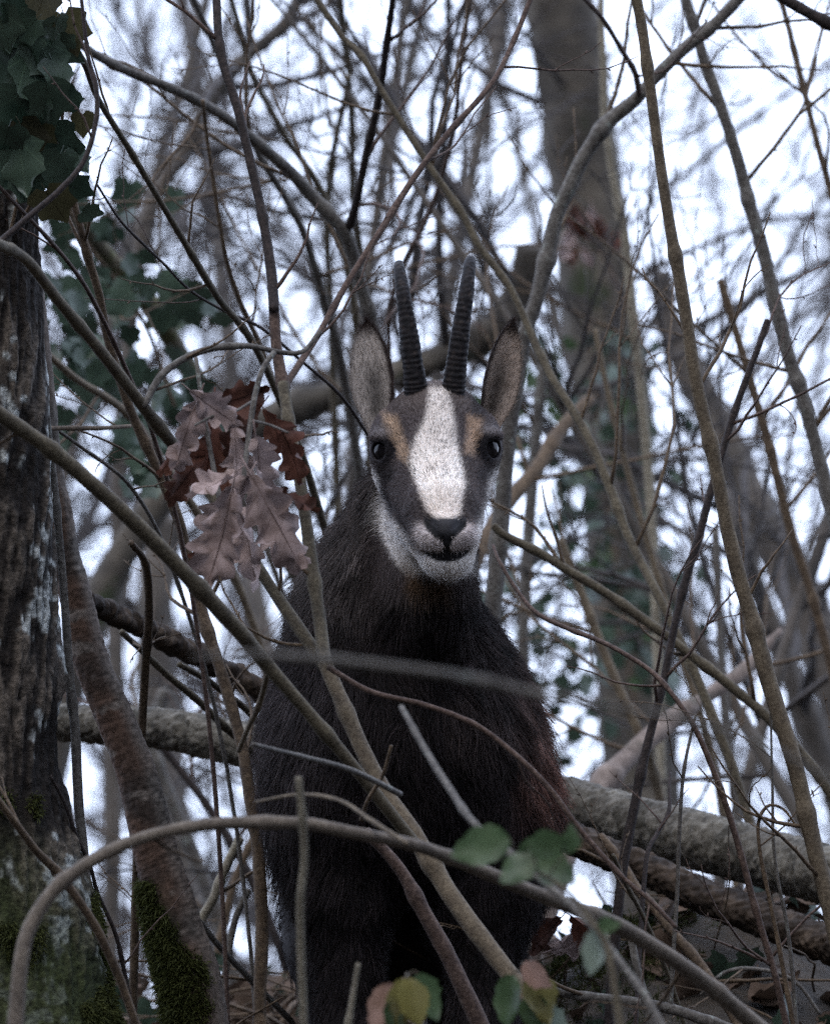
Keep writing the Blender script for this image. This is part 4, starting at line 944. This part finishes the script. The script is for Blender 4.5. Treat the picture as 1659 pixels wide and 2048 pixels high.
# ------------------------------------------------------------------ leaves
def leaf_mesh(kind, seed):
    """one leaf, base at origin, tip at +y, about 1 long; folded and curled"""
    r = np.random.RandomState(seed); nt_ = {'oak': 25, 'ivy': 13}.get(kind, 12); T = np.linspace(0, 1, nt_); S = np.array([-1, -0.5, 0, 0.5, 1.0])
    back = np.zeros(nt_)
    if kind == 'oak':
        env = 0.275 * np.sin(np.clip(T * 0.93 + 0.07, 0, 1) ** 1.25 * math.pi) ** 0.75
        lobe = np.abs(np.sin(T * math.pi * 4.2 + 0.5)) ** 0.7
        w = env * (0.45 + 0.62 * lobe) + 0.012; back = 0.07 * lobe
    elif kind == 'ivy':
        w = np.interp(T, [0, 0.05, 0.16, 0.26, 0.38, 0.5, 0.62, 0.75, 0.9, 1], [0.16, 0.36, 0.50, 0.42, 0.43, 0.46, 0.30, 0.19, 0.08, 0.005])
        back = np.interp(T, [0, 0.1, 0.25, 0.45, 0.7, 1], [-0.16, -0.14, -0.03, 0.10, 0.0, 0])
    else:
        w = 0.31 * np.sin(np.clip(T, 0.02, 1) ** 0.75 * math.pi) ** 0.9 + 0.006; w = w * (1 + 0.09 * (np.arange(nt_) % 2))
    curl, fold, tw, wav = r.uniform(-0.5, 0.5), r.uniform(0.05, 0.30), r.uniform(-0.5, 0.5), r.uniform(0.02, 0.06)
    if kind == 'oak': curl, fold, wav = r.uniform(-0.9, 0.5), r.choice([-1, 1], p=[0.6, 0.4]) * r.uniform(0.25, 0.75), 0.13
    if kind == 'ivy': curl, fold, tw = r.uniform(-0.25, 0.1), r.uniform(-0.1, 0.18), tw * 0.4
    v = []
    for i, t in enumerate(T):
        for s in S:
            x = s * w[i] * (1 + 0.06 * r.normal()); y = t + back[i] * abs(s) ** 1.3
            z = fold * abs(x) + curl * (t * t) * 0.5 + wav * math.sin(9 * t + 5 * s + seed) * abs(s) + tw * x * t
            v.append((x, y, z))
    k = np.arange(nt_ * 5).reshape(nt_, 5)
    f = np.stack([k[:-1, :-1], k[:-1, 1:], k[1:, 1:], k[1:, :-1]], -1).reshape(-1, 4)
    if kind == 'oak' or kind == 'ivy':                                    # raised midrib and stalk
        tv, tf = tube(np.array([(0, -0.22, 0.02), (0, 0, 0.0), (0, 0.5, curl * 0.125), (0, 0.9, curl * 0.4)]), np.array([0.012, 0.013, 0.009, 0.004]), 4)
        f = np.vstack([f, tf + len(v)]); v = np.vstack([v, tv])
    return np.array(v), f
LEAVES = {k: [] for k in ('oak', 'ivy', 'oval')}
def leaf_data(kind, i, mat):
    key = (kind, i, mat)
    if key not in LEAVES:
        v, f = leaf_mesh(kind, i * 7 + 3); o = mk('leaf', v, f, M[mat]); LEAVES[key] = o.data; bpy.data.objects.remove(o)
    return LEAVES[key]

def put_leaf(parent, kind, mat, px, py, d, size, rot, yaw=0.0, pitch=0.0, var=0, name='leaf', world=None):
    """size in photo pixels; rot: degrees the tip turns from hanging straight down; yaw, pitch: how far it turns off the viewer"""
    o = bpy.data.objects.new(name, leaf_data(kind, var, mat)); COL.objects.link(o)
    sc = size * PX * d / DIST; p = P(px, py, d) if world is None else world
    a = math.radians(rot); tip = -CU * math.cos(a) + CR * math.sin(a)
    nrm = -CF; sd = np.cross(tip, nrm)
    B = Matrix((tuple(sd), tuple(tip), tuple(nrm))).transposed()
    B = B @ Euler((pitch, yaw, 0)).to_matrix()
    mid = np.array(B @ Vector((0, 0.45, 0))) * sc
    mw = Matrix.Translation(Vector(p - mid)) @ (B * sc).to_4x4()
    if parent is not None:
        o.parent = parent; o.matrix_parent_inverse = Matrix.Translation(-Vector(parent['base_at']))
    o.matrix_basis = mw; return o

rl = np.random.RandomState(21)
# ivy on the old trunk
ivy = thing('ivy_vine', 'dark green ivy with big lobed leaves climbing the old rough trunk', 'ivy', P(40, 420, 11.85))
for c in ([(20, 470), (40, 380), (60, 290), (85, 200), (70, 100), (50, -20)], [(45, 440), (95, 340), (125, 230), (110, 120), (90, -20)], [(5, 300), (20, 200), (15, 80), (0, -20)]):
    pts, rad, rs_ = rough_curve(c, [9, 7, 6], [11.82, 11.8], 40, 5); v, f = tube(pts, rad, 6); mk('vine', v, f, M['brown'], ivy)
IVY = [(40, 100, 120, -20, 'ivy'), (95, 118, 95, 35, 'ivy'), (75, 170, 115, 15, 'ivy'), (20, 160, 100, -30, 'ivy'), (132, 105, 80, 45, 'ivy'), (118, 150, 70, 20, 'ivy'), (100, 205, 95, 5, 'ivy'), (30, 235, 110, -15, 'ivy'),
       (75, 30, 95, -12, 'ivy_old'), (140, 68, 85, 20, 'ivy_old'), (60, 285, 85, 25, 'ivy_old'), (45, 335, 105, 12, 'ivy'), (128, 300, 100, 22, 'ivy'), (112, 345, 85, -10, 'ivy'), (150, 375, 85, 55, 'ivy'), (112, 412, 85, 20, 'ivy_old'),
       (5, 60, 90, 10, 'ivy'), (25, 20, 80, 30, 'ivy'), (8, 285, 90, -10, 'ivy'), (75, 225, 70, -35, 'ivy'), (165, 250, 50, 10, 'ivy_old'), (62, 380, 70, 30, 'ivy'), (160, 320, 55, 40, 'ivy'), (185, 425, 48, 60, 'ivy'), (50, 60, 70, -40, 'ivy'), (110, 60, 60, 10, 'ivy'), (15, 345, 75, -20, 'ivy'), (90, 265, 60, 50, 'ivy_old'), (140, 205, 60, 30, 'ivy'), (85, 130, 60, -60, 'ivy')]
for q, (x, y, s, rt, mt) in enumerate(IVY):
    put_leaf(ivy, 'ivy', mt, x, y, 11.78 - 0.035 * rl.rand() + (0.06 if x > 120 else 0), s * 1.05, rt + rl.uniform(-8, 8), rl.uniform(-0.7, 0.7), rl.uniform(-0.75, 0.25), q % 6)
# blurred ivy behind, on the leaning bough
ivb = thing('ivy_vine', 'blurred dark ivy hanging on the thick tan bough behind the oak leaves', 'ivy', P(250, 700, 14.9))
pts, rad, rs_ = rough_curve([(120, 380), (170, 480), (230, 560), (290, 650), (330, 760), (380, 900)], [10, 9, 8], [14.75, 14.9], 40, 6); v, f = tube(pts, rad, 6); mk('vine', v, f, M['brown'], ivb)
for q in range(95):
    cx, cy, sx, sy = [(190, 460, 60, 50), (150, 640, 50, 70), (250, 730, 60, 60), (370, 615, 40, 25), (300, 920, 60, 60), (140, 800, 40, 60), (330, 830, 40, 50), (215, 560, 40, 40)][q % 8]
    put_leaf(ivb, 'ivy', 'ivy', cx + rl.normal() * sx, cy + rl.normal() * sy, 14.6 + 0.4 * rl.rand(), rl.uniform(45, 78), rl.uniform(-60, 60), rl.uniform(-0.9, 0.9), rl.uniform(-0.8, 0.4), q % 6)
# ivy on the big trunk
ivt = thing('ivy_vine', 'blurred green ivy creeping up the big dark trunk', 'ivy', P(1230, 1100, 18.8))
pts, rad, rs_ = rough_curve([(1270, 1420), (1240, 1200), (1215, 1000), (1190, 800), (1180, 650)], [12, 10, 8], [18.6, 18.6], 40, 6); v, f = tube(pts, rad, 6); mk('vine', v, f, M['brown'], ivt)
for q in range(240):
    if q < 140: x, y = 1215 + rl.normal() * 70 + 0, rl.uniform(680, 1420); x += (y - 900) * 0.09
    else: x, y = [(1080, 830), (1060, 1200), (1130, 1420), (1110, 960), (1260, 1180)][q % 5]; x += rl.normal() * 55; y += rl.normal() * 70
    put_leaf(ivt, 'ivy', 'ivy' if q % 5 else 'bramble', x, y, 18.4 + 0.25 * rl.rand(), rl.uniform(24, 44), rl.uniform(-60, 60), rl.uniform(-0.9, 0.9), rl.uniform(-0.8, 0.4), q % 6)

# dry oak twig
oak = thing('oak_twig', 'dry oak twig with a cluster of pale pinkish and dark russet leaves', 'twig', P(545, 705, 11.5))
for c, w in (([(548, 704), (524, 740), (508, 800), (498, 870), (490, 930), (486, 985)], [11, 12, 10]), ([(508, 800), (470, 822), (430, 830), (390, 850)], [6, 5]), ([(502, 840), (540, 850), (575, 865)], [6, 5]), ([(392, 715), (408, 830), (428, 940), (440, 1000)], [9, 11])):
    pts, rad, rs_ = rough_curve(c, w, [11.45, 11.38], 24, 9); v, f = tube(pts, rad, 7); mk('stem', v, f, M['grey'], oak)
OAK = [('oak', 448, 1066, 195, -14, 0.35, -0.15, 11.28), ('oak', 548, 1030, 205, 28, -0.45, 0.1, 11.30), ('oak', 498, 1080, 165, 6, 0.7, -0.25, 11.33), ('oak', 522, 935, 150, 20, -0.6, -0.3, 11.38), ('oak', 470, 1010, 150, -35, -0.6, 0.3, 11.34), ('oak', 560, 1075, 130, 52, 0.5, 0.3, 11.35),
       ('oak', 372, 858, 150, -28, 0.5, -0.2, 11.42), ('oak', 418, 812, 120, 60, -0.3, -0.5, 11.40), ('oak', 470, 905, 120, 10, 0.6, 0.3, 11.43), ('oak', 432, 968, 110, -50, 0.7, 0.2, 11.36),
       ('oak_dark', 470, 800, 120, 110, 0.2, 0.2, 11.48), ('oak_dark', 552, 868, 125, 30, 0.3, 0.2, 11.47), ('oak_dark', 420, 880, 160, -10, -0.5, 0.2, 11.50), ('oak_dark', 385, 935, 140, -35, 0.4, 0.3, 11.52), ('oak_dark', 585, 905, 110, 15, 0.6, -0.3, 11.45), ('oak_dark', 445, 935, 130, 20, 0.2, 0.5, 11.50), ('oak_dark', 408, 1105, 75, -10, 0.8, 0.0, 11.40), ('oak_dark', 490, 850, 120, -30, 0.4, 0.4, 11.50), ('oak_dark', 350, 905, 90, -50, 0.6, 0.1, 11.5), ('oak_dark', 590, 1000, 90, 60, -0.8, 0.1, 11.42)]
for q, (mt, x, y, s, rt, yw, pt, d) in enumerate(OAK):
    put_leaf(oak, 'oak', mt, x, y, d, s, rt, yw, pt, q % 7)

# green leaves in front
def leafy(label, name, cat, c, w, d, leaves, mat='olive', n=30):
    pts, rad, rs_ = rough_curve(c, w, d, n, 3); pts, rad = extend_root(pts, rad, rs_); o = thing(name, label, cat, pts[-1])
    v, f = tube(pts, rad, 7); mk('stem', v, f, M[mat], o)
    for q, (kind, mt, x, y, s, rt, yw, pt) in enumerate(leaves):
        dd = np.interp(y, [c[0][1], c[-1][1]], [d[0], d[-1]])
        lf = put_leaf(o, kind, mt, x, y, dd - 0.02 * (q % 3), s, rt, yw, pt, q % 6)
        b = np.array(lf.matrix_basis @ Vector((0, 0, 0))); i = np.argmin(np.linalg.norm(pts - b, axis=1))
        if np.linalg.norm(pts[i] - b) < 0.25:
            m_ = (pts[i] + b) / 2 + np.array([0, 0, 0.004]); v, f = tube(catmull([pts[i], m_, b], 8), np.full(8, 0.0008), 5); mk('leaf_stalk', v, f, M[mat], o)
    return o
leafy('bramble shoot with blurred round green leaves below the chamois chest', 'bramble', 'bramble', [(1030, 1722), (1075, 1745), (1130, 1780), (1180, 1840), (1215, 1900), (1240, 2050)], [7, 8, 11, 16, 18], [9.5, 9.4],
      [('oval', 'bramble', 965, 1693, 130, -78, 0.2, -0.3), ('oval', 'bramble', 1040, 1735, 100, -40, 0.4, 0.2), ('oval', 'bramble', 1092, 1690, 92, 100, -0.2, -0.3), ('oval', 'bramble', 1112, 1738, 105, 60, 0.1, 0.4), ('oval', 'bramble', 1140, 1680, 62, 175, 0.5, 0.0), ('oval', 'bramble', 1216, 1850, 50, 100, 0.2, 0.4), ('oval', 'greyleaf', 1192, 1900, 100, -20, 0.5, -0.2), ('oval', 'bramble', 1060, 1690, 60, 140, 0.6, 0.3)])
leafy('small shoot with yellow, green and rusty leaves before the forelegs', 'bramble', 'bramble', [(815, 1955), (812, 1990), (806, 2030), (800, 2070)], [6, 8, 9], [9.9, 9.9],
      [('oval', 'rust', 768, 2012, 105, -25, 0.3, 0.1), ('oval', 'yellow', 806, 2002, 105, -10, 0.3, -0.2), ('oval', 'yellow', 826, 2000, 100, 12, -0.4, 0.2), ('oval', 'bramble', 850, 1990, 100, 22, -0.3, -0.2), ('oval', 'bramble', 792, 2030, 80, -15, 0.2, 0.2)])
leafy('small shoot with narrow olive leaves at the base of the hazel', 'bramble', 'bramble', [(1045, 1940), (1048, 1980), (1052, 2020), (1055, 2070)], [6, 8, 9], [10.2, 10.2],
      [('oval', 'bramble', 1018, 2000, 110, -5, 0.6, 0.0), ('oval', 'yellow', 1078, 1992, 115, 10, -0.4, 0.1), ('oval', 'rust', 1070, 1950, 80, 60, 0.3, 0.5), ('oval', 'greyleaf', 1098, 2040, 110, 40, 0.4, -0.3), ('oval', 'bramble', 1068, 2025, 90, 5, 0.2, 0.2)])

# leaf litter, sticks, moss and ground ivy
def litter(n, x0, x1, y0, y1, seed, name, mats):
    r = np.random.RandomState(seed); base = [leaf_mesh('oval', k)[0] for k in range(8)]; fb = leaf_mesh('oval', 0)[1]
    V, Fs = [], []
    for k in range(n):
        b = base[k % 8]; sc = r.uniform(0.03, 0.075); x, y = r.uniform(x0, x1), r.uniform(y0, y1)
        e = np.array(Euler((r.uniform(-0.9, 0.9), r.uniform(-0.9, 0.9), r.uniform(0, 6.28))).to_matrix())
        V.append((b * np.array([1.1, 1, 1.6]) - np.array([0, 0.5, 0])) @ e.T * sc + np.array([x, y, float(ground_z(x, y)) + r.uniform(0.0, 0.025)])); Fs.append(fb + k * len(b))
    o = mk(name, np.vstack(V), np.vstack(Fs), M[mats]); tag(o, kind='stuff'); return o
litter(3200, -1.4, 1.5, 0.1, 3.4, 31, 'leaf_litter', 'litter')
r_ = np.random.RandomState(77); T = Tubes()
for k in range(420):
    x, y = r_.uniform(-1.3, 1.3), r_.uniform(0.3, 3.0); a = r_.uniform(0, 6.28); ln = r_.uniform(0.08, 0.4)
    b = np.array([x, y, float(ground_z(x, y)) + r_.uniform(0.0, 0.05)]); d = unit(np.array([math.cos(a), math.sin(a) * 0.6, r_.uniform(-0.1, 0.55)]))
    p, r2 = side_twig(b, d, ln, r_.uniform(0.001, 0.0035), r_, droop=0.5); T.add(p, r2, 5)
o = T.build('brushwood', M['brown']); tag(o, kind='stuff')
for q, (lab, mt, c, w, d) in enumerate([('grey lichened stick lying in the leaf litter under the logs', 'grey', [(1080, 1975), (1150, 1990), (1250, 2002), (1350, 2022), (1460, 2060), (1600, 2090)], [14, 20, 24, 22], [12.2, 12.2]),
                                        ('brown stick poking from the litter at the mossy mound', 'brown', [(1060, 1900), (1120, 1888), (1180, 1872), (1240, 1880)], [10, 14, 10], [12.6, 12.6]),
                                        ('thin curved stick looping over the ground ivy', 'grey', [(1400, 1990), (1450, 1945), (1520, 1940), (1590, 1965), (1640, 2030)], [6, 9, 9, 7], [12.5, 12.5])]):
    stem('fallen_stick', lab, 'stick', mt, c, w, d, '', 2, 140 + q)
rg = np.random.RandomState(78)
for nm, lab, cx, cy, sx, sy, n in (('ground_ivy', 'low dark green ivy growing over the ground beside the fallen stick', 0.52, 1.0, 0.22, 0.35, 70), ('ground_ivy', 'low dark ivy and leaves at the foot of the brown leaning trunk', -0.40, 2.3, 0.2, 0.25, 45)):
    b = np.array([cx, cy, float(ground_z(cx, cy))]); o = thing(nm, lab, 'ivy', b)
    for k in range(n):
        x, y = cx + rg.normal() * sx, cy + rg.normal() * sy
        put_leaf(o, 'ivy', 'ivy', 0, 0, 12.8, rg.uniform(40, 75), rg.uniform(-90, 90), rg.uniform(-0.7, 0.7), rg.uniform(-1.2, -0.3), k % 6, world=np.array([x, y, float(ground_z(x, y)) + rg.uniform(0.01, 0.06)]))
    for k in range(3):
        x, y = cx + rg.normal() * sx * 0.5, cy + rg.normal() * sy * 0.5
        p, r2 = side_twig(np.array([x, y, float(ground_z(x, y)) + 0.01]), np.array([rg.normal(), rg.normal(), 0.1]), 0.4, 0.002, rg, droop=0.3); v, f = tube(p, r2, 5); mk('vine', v, f, M['brown'], o)
# moss cushion on the mound
mx_, my_ = rg.normal(size=600) * 0.05 + 0.205, rg.normal(size=600) * 0.07 + 0.85
mp = np.stack([mx_, my_, ground_z(mx_, my_) + 0.01 + 0.05 * np.exp(-((mx_ - 0.205) / 0.05) ** 2 - ((my_ - 0.85) / 0.07) ** 2)], 1)
moss('moss_cushion', None, mp, np.tile(np.array([0, -0.4, 1.0]), (600, 1)), 12, 7000, (0.008, 0.02))
for q, (x, y, s, rt, mt, lab) in enumerate([(1140, 1892, 120, 80, 'oak', 'curled brown dead leaf resting on the litter beside the foreleg'), (1100, 1862, 110, -60, 'oak_dark', 'dark crumpled dead leaf beside the foreleg above the curled brown leaf'), (1165, 1850, 100, 30, 'oak_dark', 'dark russet dead leaf caught under the bramble shoot')]):
    o = put_leaf(None, 'oak', mt, x, y, 12.5, s, rt, 0.4, -0.8, q + 1, 'dead_leaf'); tag(o, lab, 'leaf', 'dead leaves on the ground')

dl = thing('dead_leaf_cluster', 'blurred reddish dead leaves caught on twigs before the big dark trunk', 'leaves', P(1190, 500, 17.6))
pts, rad, rs_ = rough_curve([(1260, 640), (1220, 540), (1180, 460), (1140, 400)], [8, 7, 4], [17.6, 17.6], 20, 4); v, f = tube(pts, rad, 6); mk('twig', v, f, M['red'], dl)
for q in range(12):
    put_leaf(dl, 'oak', 'oak_dark' if q % 3 else 'oak', 1172 + rl.normal() * 26, 455 + rl.normal() * 36, 17.5 + 0.3 * rl.rand(), rl.uniform(45, 75), rl.uniform(-70, 70), rl.uniform(-0.8, 0.8), rl.uniform(-0.6, 0.6), q % 7)
# ------------------------------------------------------------------ bare saplings and trees beyond the crest
def grow(seed, height, r0, lean, nbr, levels, spread, first):
    """recursive bare tree in local coordinates: trunk polyline and list of branch polylines"""
    r = np.random.RandomState(seed); d = unit(np.array([lean[0], lean[1], 1.0])); p = [np.zeros(3)]; n = 22
    for k in range(n - 1):
        d = unit(d + r.normal(size=3) * 0.055 + np.array([0, 0, 0.02])); p.append(p[-1] + d * height / (n - 1))
    p = np.array(p); rad = np.linspace(r0, r0 * 0.12, n); tr = (p, rad); br = []
    def sub(pl, rl, lv, L):
        m = len(pl)
        for k in range(nbr[lv]):
            i = r.randint(int(m * (first if lv == 0 else 0.15)), m - 1)
            t = unit(pl[min(i + 1, m - 1)] - pl[i - 1]); a = unit(np.cross(t, r.normal(size=3)))
            ln = L * r.uniform(0.45, 1.0) * (1 - 0.5 * i / m); n2 = 10 if lv == 0 else 7
            q, q_r = side_twig(pl[i], t * 0.75 + a * spread, ln, max(rl[i] * 0.55, 0.0012), r, n=n2, droop=-0.25)
            q_r = np.linspace(q_r[0], max(0.0011, q_r[0] * 0.25), n2)
            br.append((q, q_r, 4 if lv == 0 else 3))
            if lv + 1 < levels: sub(q, q_r, lv + 1, ln * 0.62)
    sub(p, rad, 0, height * 0.42)
    return tr, br

def bare_tree(name, label, cat, group, seed, **kw):
    tr, br = grow(seed, **kw); o = thing(name, label, cat, (0, 0, 0), group)
    v, f = tube(tr[0], tr[1], 8); mk('trunk', v, f, M['far'], o)
    T = Tubes()
    for p, r, s in br: T.add(p, r, s)
    T.build('crown', M['fartwig'], o); return o

def plant(protos, spots, rs):
    used = set()
    for q, (x, y, sc) in enumerate(spots):
        k = q % len(protos); rot = rs.uniform(0, 6.28); loc = (x, y, float(ground_z(x, y)) - 0.05)
        if k not in used:
            used.add(k); o = protos[k]; o.location = loc; o.rotation_euler = (0, 0, rot); o.scale = (sc,) * 3
        else: copy_tree(protos[k], loc, rot, sc)

r1 = np.random.RandomState(8)
def spread_spots(n, y0, y1, width, seed):
    """planting spots behind the crest, spread evenly across the slope"""
    r = np.random.RandomState(900 + seed); ks = r.permutation(n); o = []
    for k in ks:
        y = r.uniform(y0, y1); q = (-0.5 + (k + r.uniform(0.15, 0.85)) / n) * width
        o.append((q * (y + 11.7) / 12, y, r.uniform(0.8, 1.2)))
    return o
near = [bare_tree('bare_shrub', 'thin bare twiggy shrub in the thicket just beyond the crest', 'shrub', 'bare shrubs beyond the crest', 200 + k, height=3.2, r0=0.011, lean=(0.25 * (-1) ** k, 0.1), nbr=(8, 5, 3), levels=3, spread=0.7, first=0.12) for k in range(4)]
plant(near, spread_spots(4, 3.0, 7.5, 1.2, 1), r1)
low = [bare_tree('low_shrub', 'low dense bare bush filling the gap just above the crest', 'shrub', 'low bushes on the crest', 240 + k, height=1.9, r0=0.012, lean=(0.4 * (-1) ** k, 0.0), nbr=(12, 6, 3), levels=3, spread=1.0, first=0.05) for k in range(4)]
plant(low, spread_spots(9, 3.2, 9.0, 1.3, 2), r1)
mid = [bare_tree('bare_sapling', 'blurred bare sapling among the trees behind the thicket', 'sapling', 'bare saplings behind the thicket', 300 + k, height=7.0, r0=0.024, lean=(0.2 * (-1) ** k, 0.0), nbr=(13, 7, 3), levels=3, spread=0.8, first=0.15) for k in range(5)]
plant(mid, spread_spots(6, 8, 19, 1.5, 13), r1)
far = [bare_tree('bare_tree', 'tall blurred bare tree far behind the saplings', 'tree', 'bare trees far behind', 400 + k, height=17.0, r0=0.065, lean=(0.1 * (-1) ** k, 0.0), nbr=(28, 12, 7), levels=3, spread=0.9, first=0.2) for k in range(4)]
plant(far, spread_spots(8, 22, 42, 1.6, 15), r1)

# ------------------------------------------------------------------ dense unseen spruces added round the viewer to dim the light on the subject
def shade_spruce(seed, height):
    r = np.random.RandomState(seed); o = thing('shade_spruce', 'dense dark spruce added out of view to dim the subject', 'shade_spruce', (0, 0, 0), 'added shade spruces out of view')
    v, f = tube(np.array([(0, 0, -0.2), (0.02, 0, height * 0.5), (0, 0, height)]), np.array([0.22, 0.13, 0.02]), 8); mk('trunk', v, f, M['far'], o)
    V, Fs, n = [], [], 0
    for k in range(900):
        z = height * (0.06 + 0.92 * r.rand() ** 0.9); L = (1 - z / height) * height * 0.19 + 0.35; a = r.uniform(0, 6.28); d = np.array([math.cos(a), math.sin(a), 0]); sd = np.array([-d[1], d[0], 0])
        t = np.linspace(0, 1, 5); c = np.array([0, 0, z]) + d[None] * (t * L)[:, None] + np.array([0, 0, 1.0])[None] * (-0.28 * L * t ** 1.3 + 0.10 * L * t ** 4)[:, None]
        w = 0.30 * np.array([0.3, 1, 1.1, 0.8, 0.1]) * r.uniform(0.7, 1.2)
        e = np.stack([c - sd * w[:, None] - np.array([0, 0, 0.10]), c, c + sd * w[:, None] - np.array([0, 0, 0.10])], 1).reshape(-1, 3)
        i = np.arange(15).reshape(5, 3); q = np.stack([i[:-1, :-1], i[:-1, 1:], i[1:, 1:], i[1:, :-1]], -1).reshape(-1, 4)
        V.append(e); Fs.append(q + n); n += 15
    mk('crown', np.vstack(V), np.vstack(Fs), M['ivy'], o); return o
sp = [shade_spruce(1, 19.0), shade_spruce(2, 23.0)]
plant(sp, [(-7.5, -9, 1), (7.0, -10, 1.05), (-4.5, -15.5, 1), (4.0, -17, 0.95), (-9.5, -17, 1.1), (9.5, -17.5, 1), (-8.0, -3.5, 0.9), (8.5, -3.5, 0.95), (-13, -10, 1.1), (13, -9, 1.1)], np.random.RandomState(4))
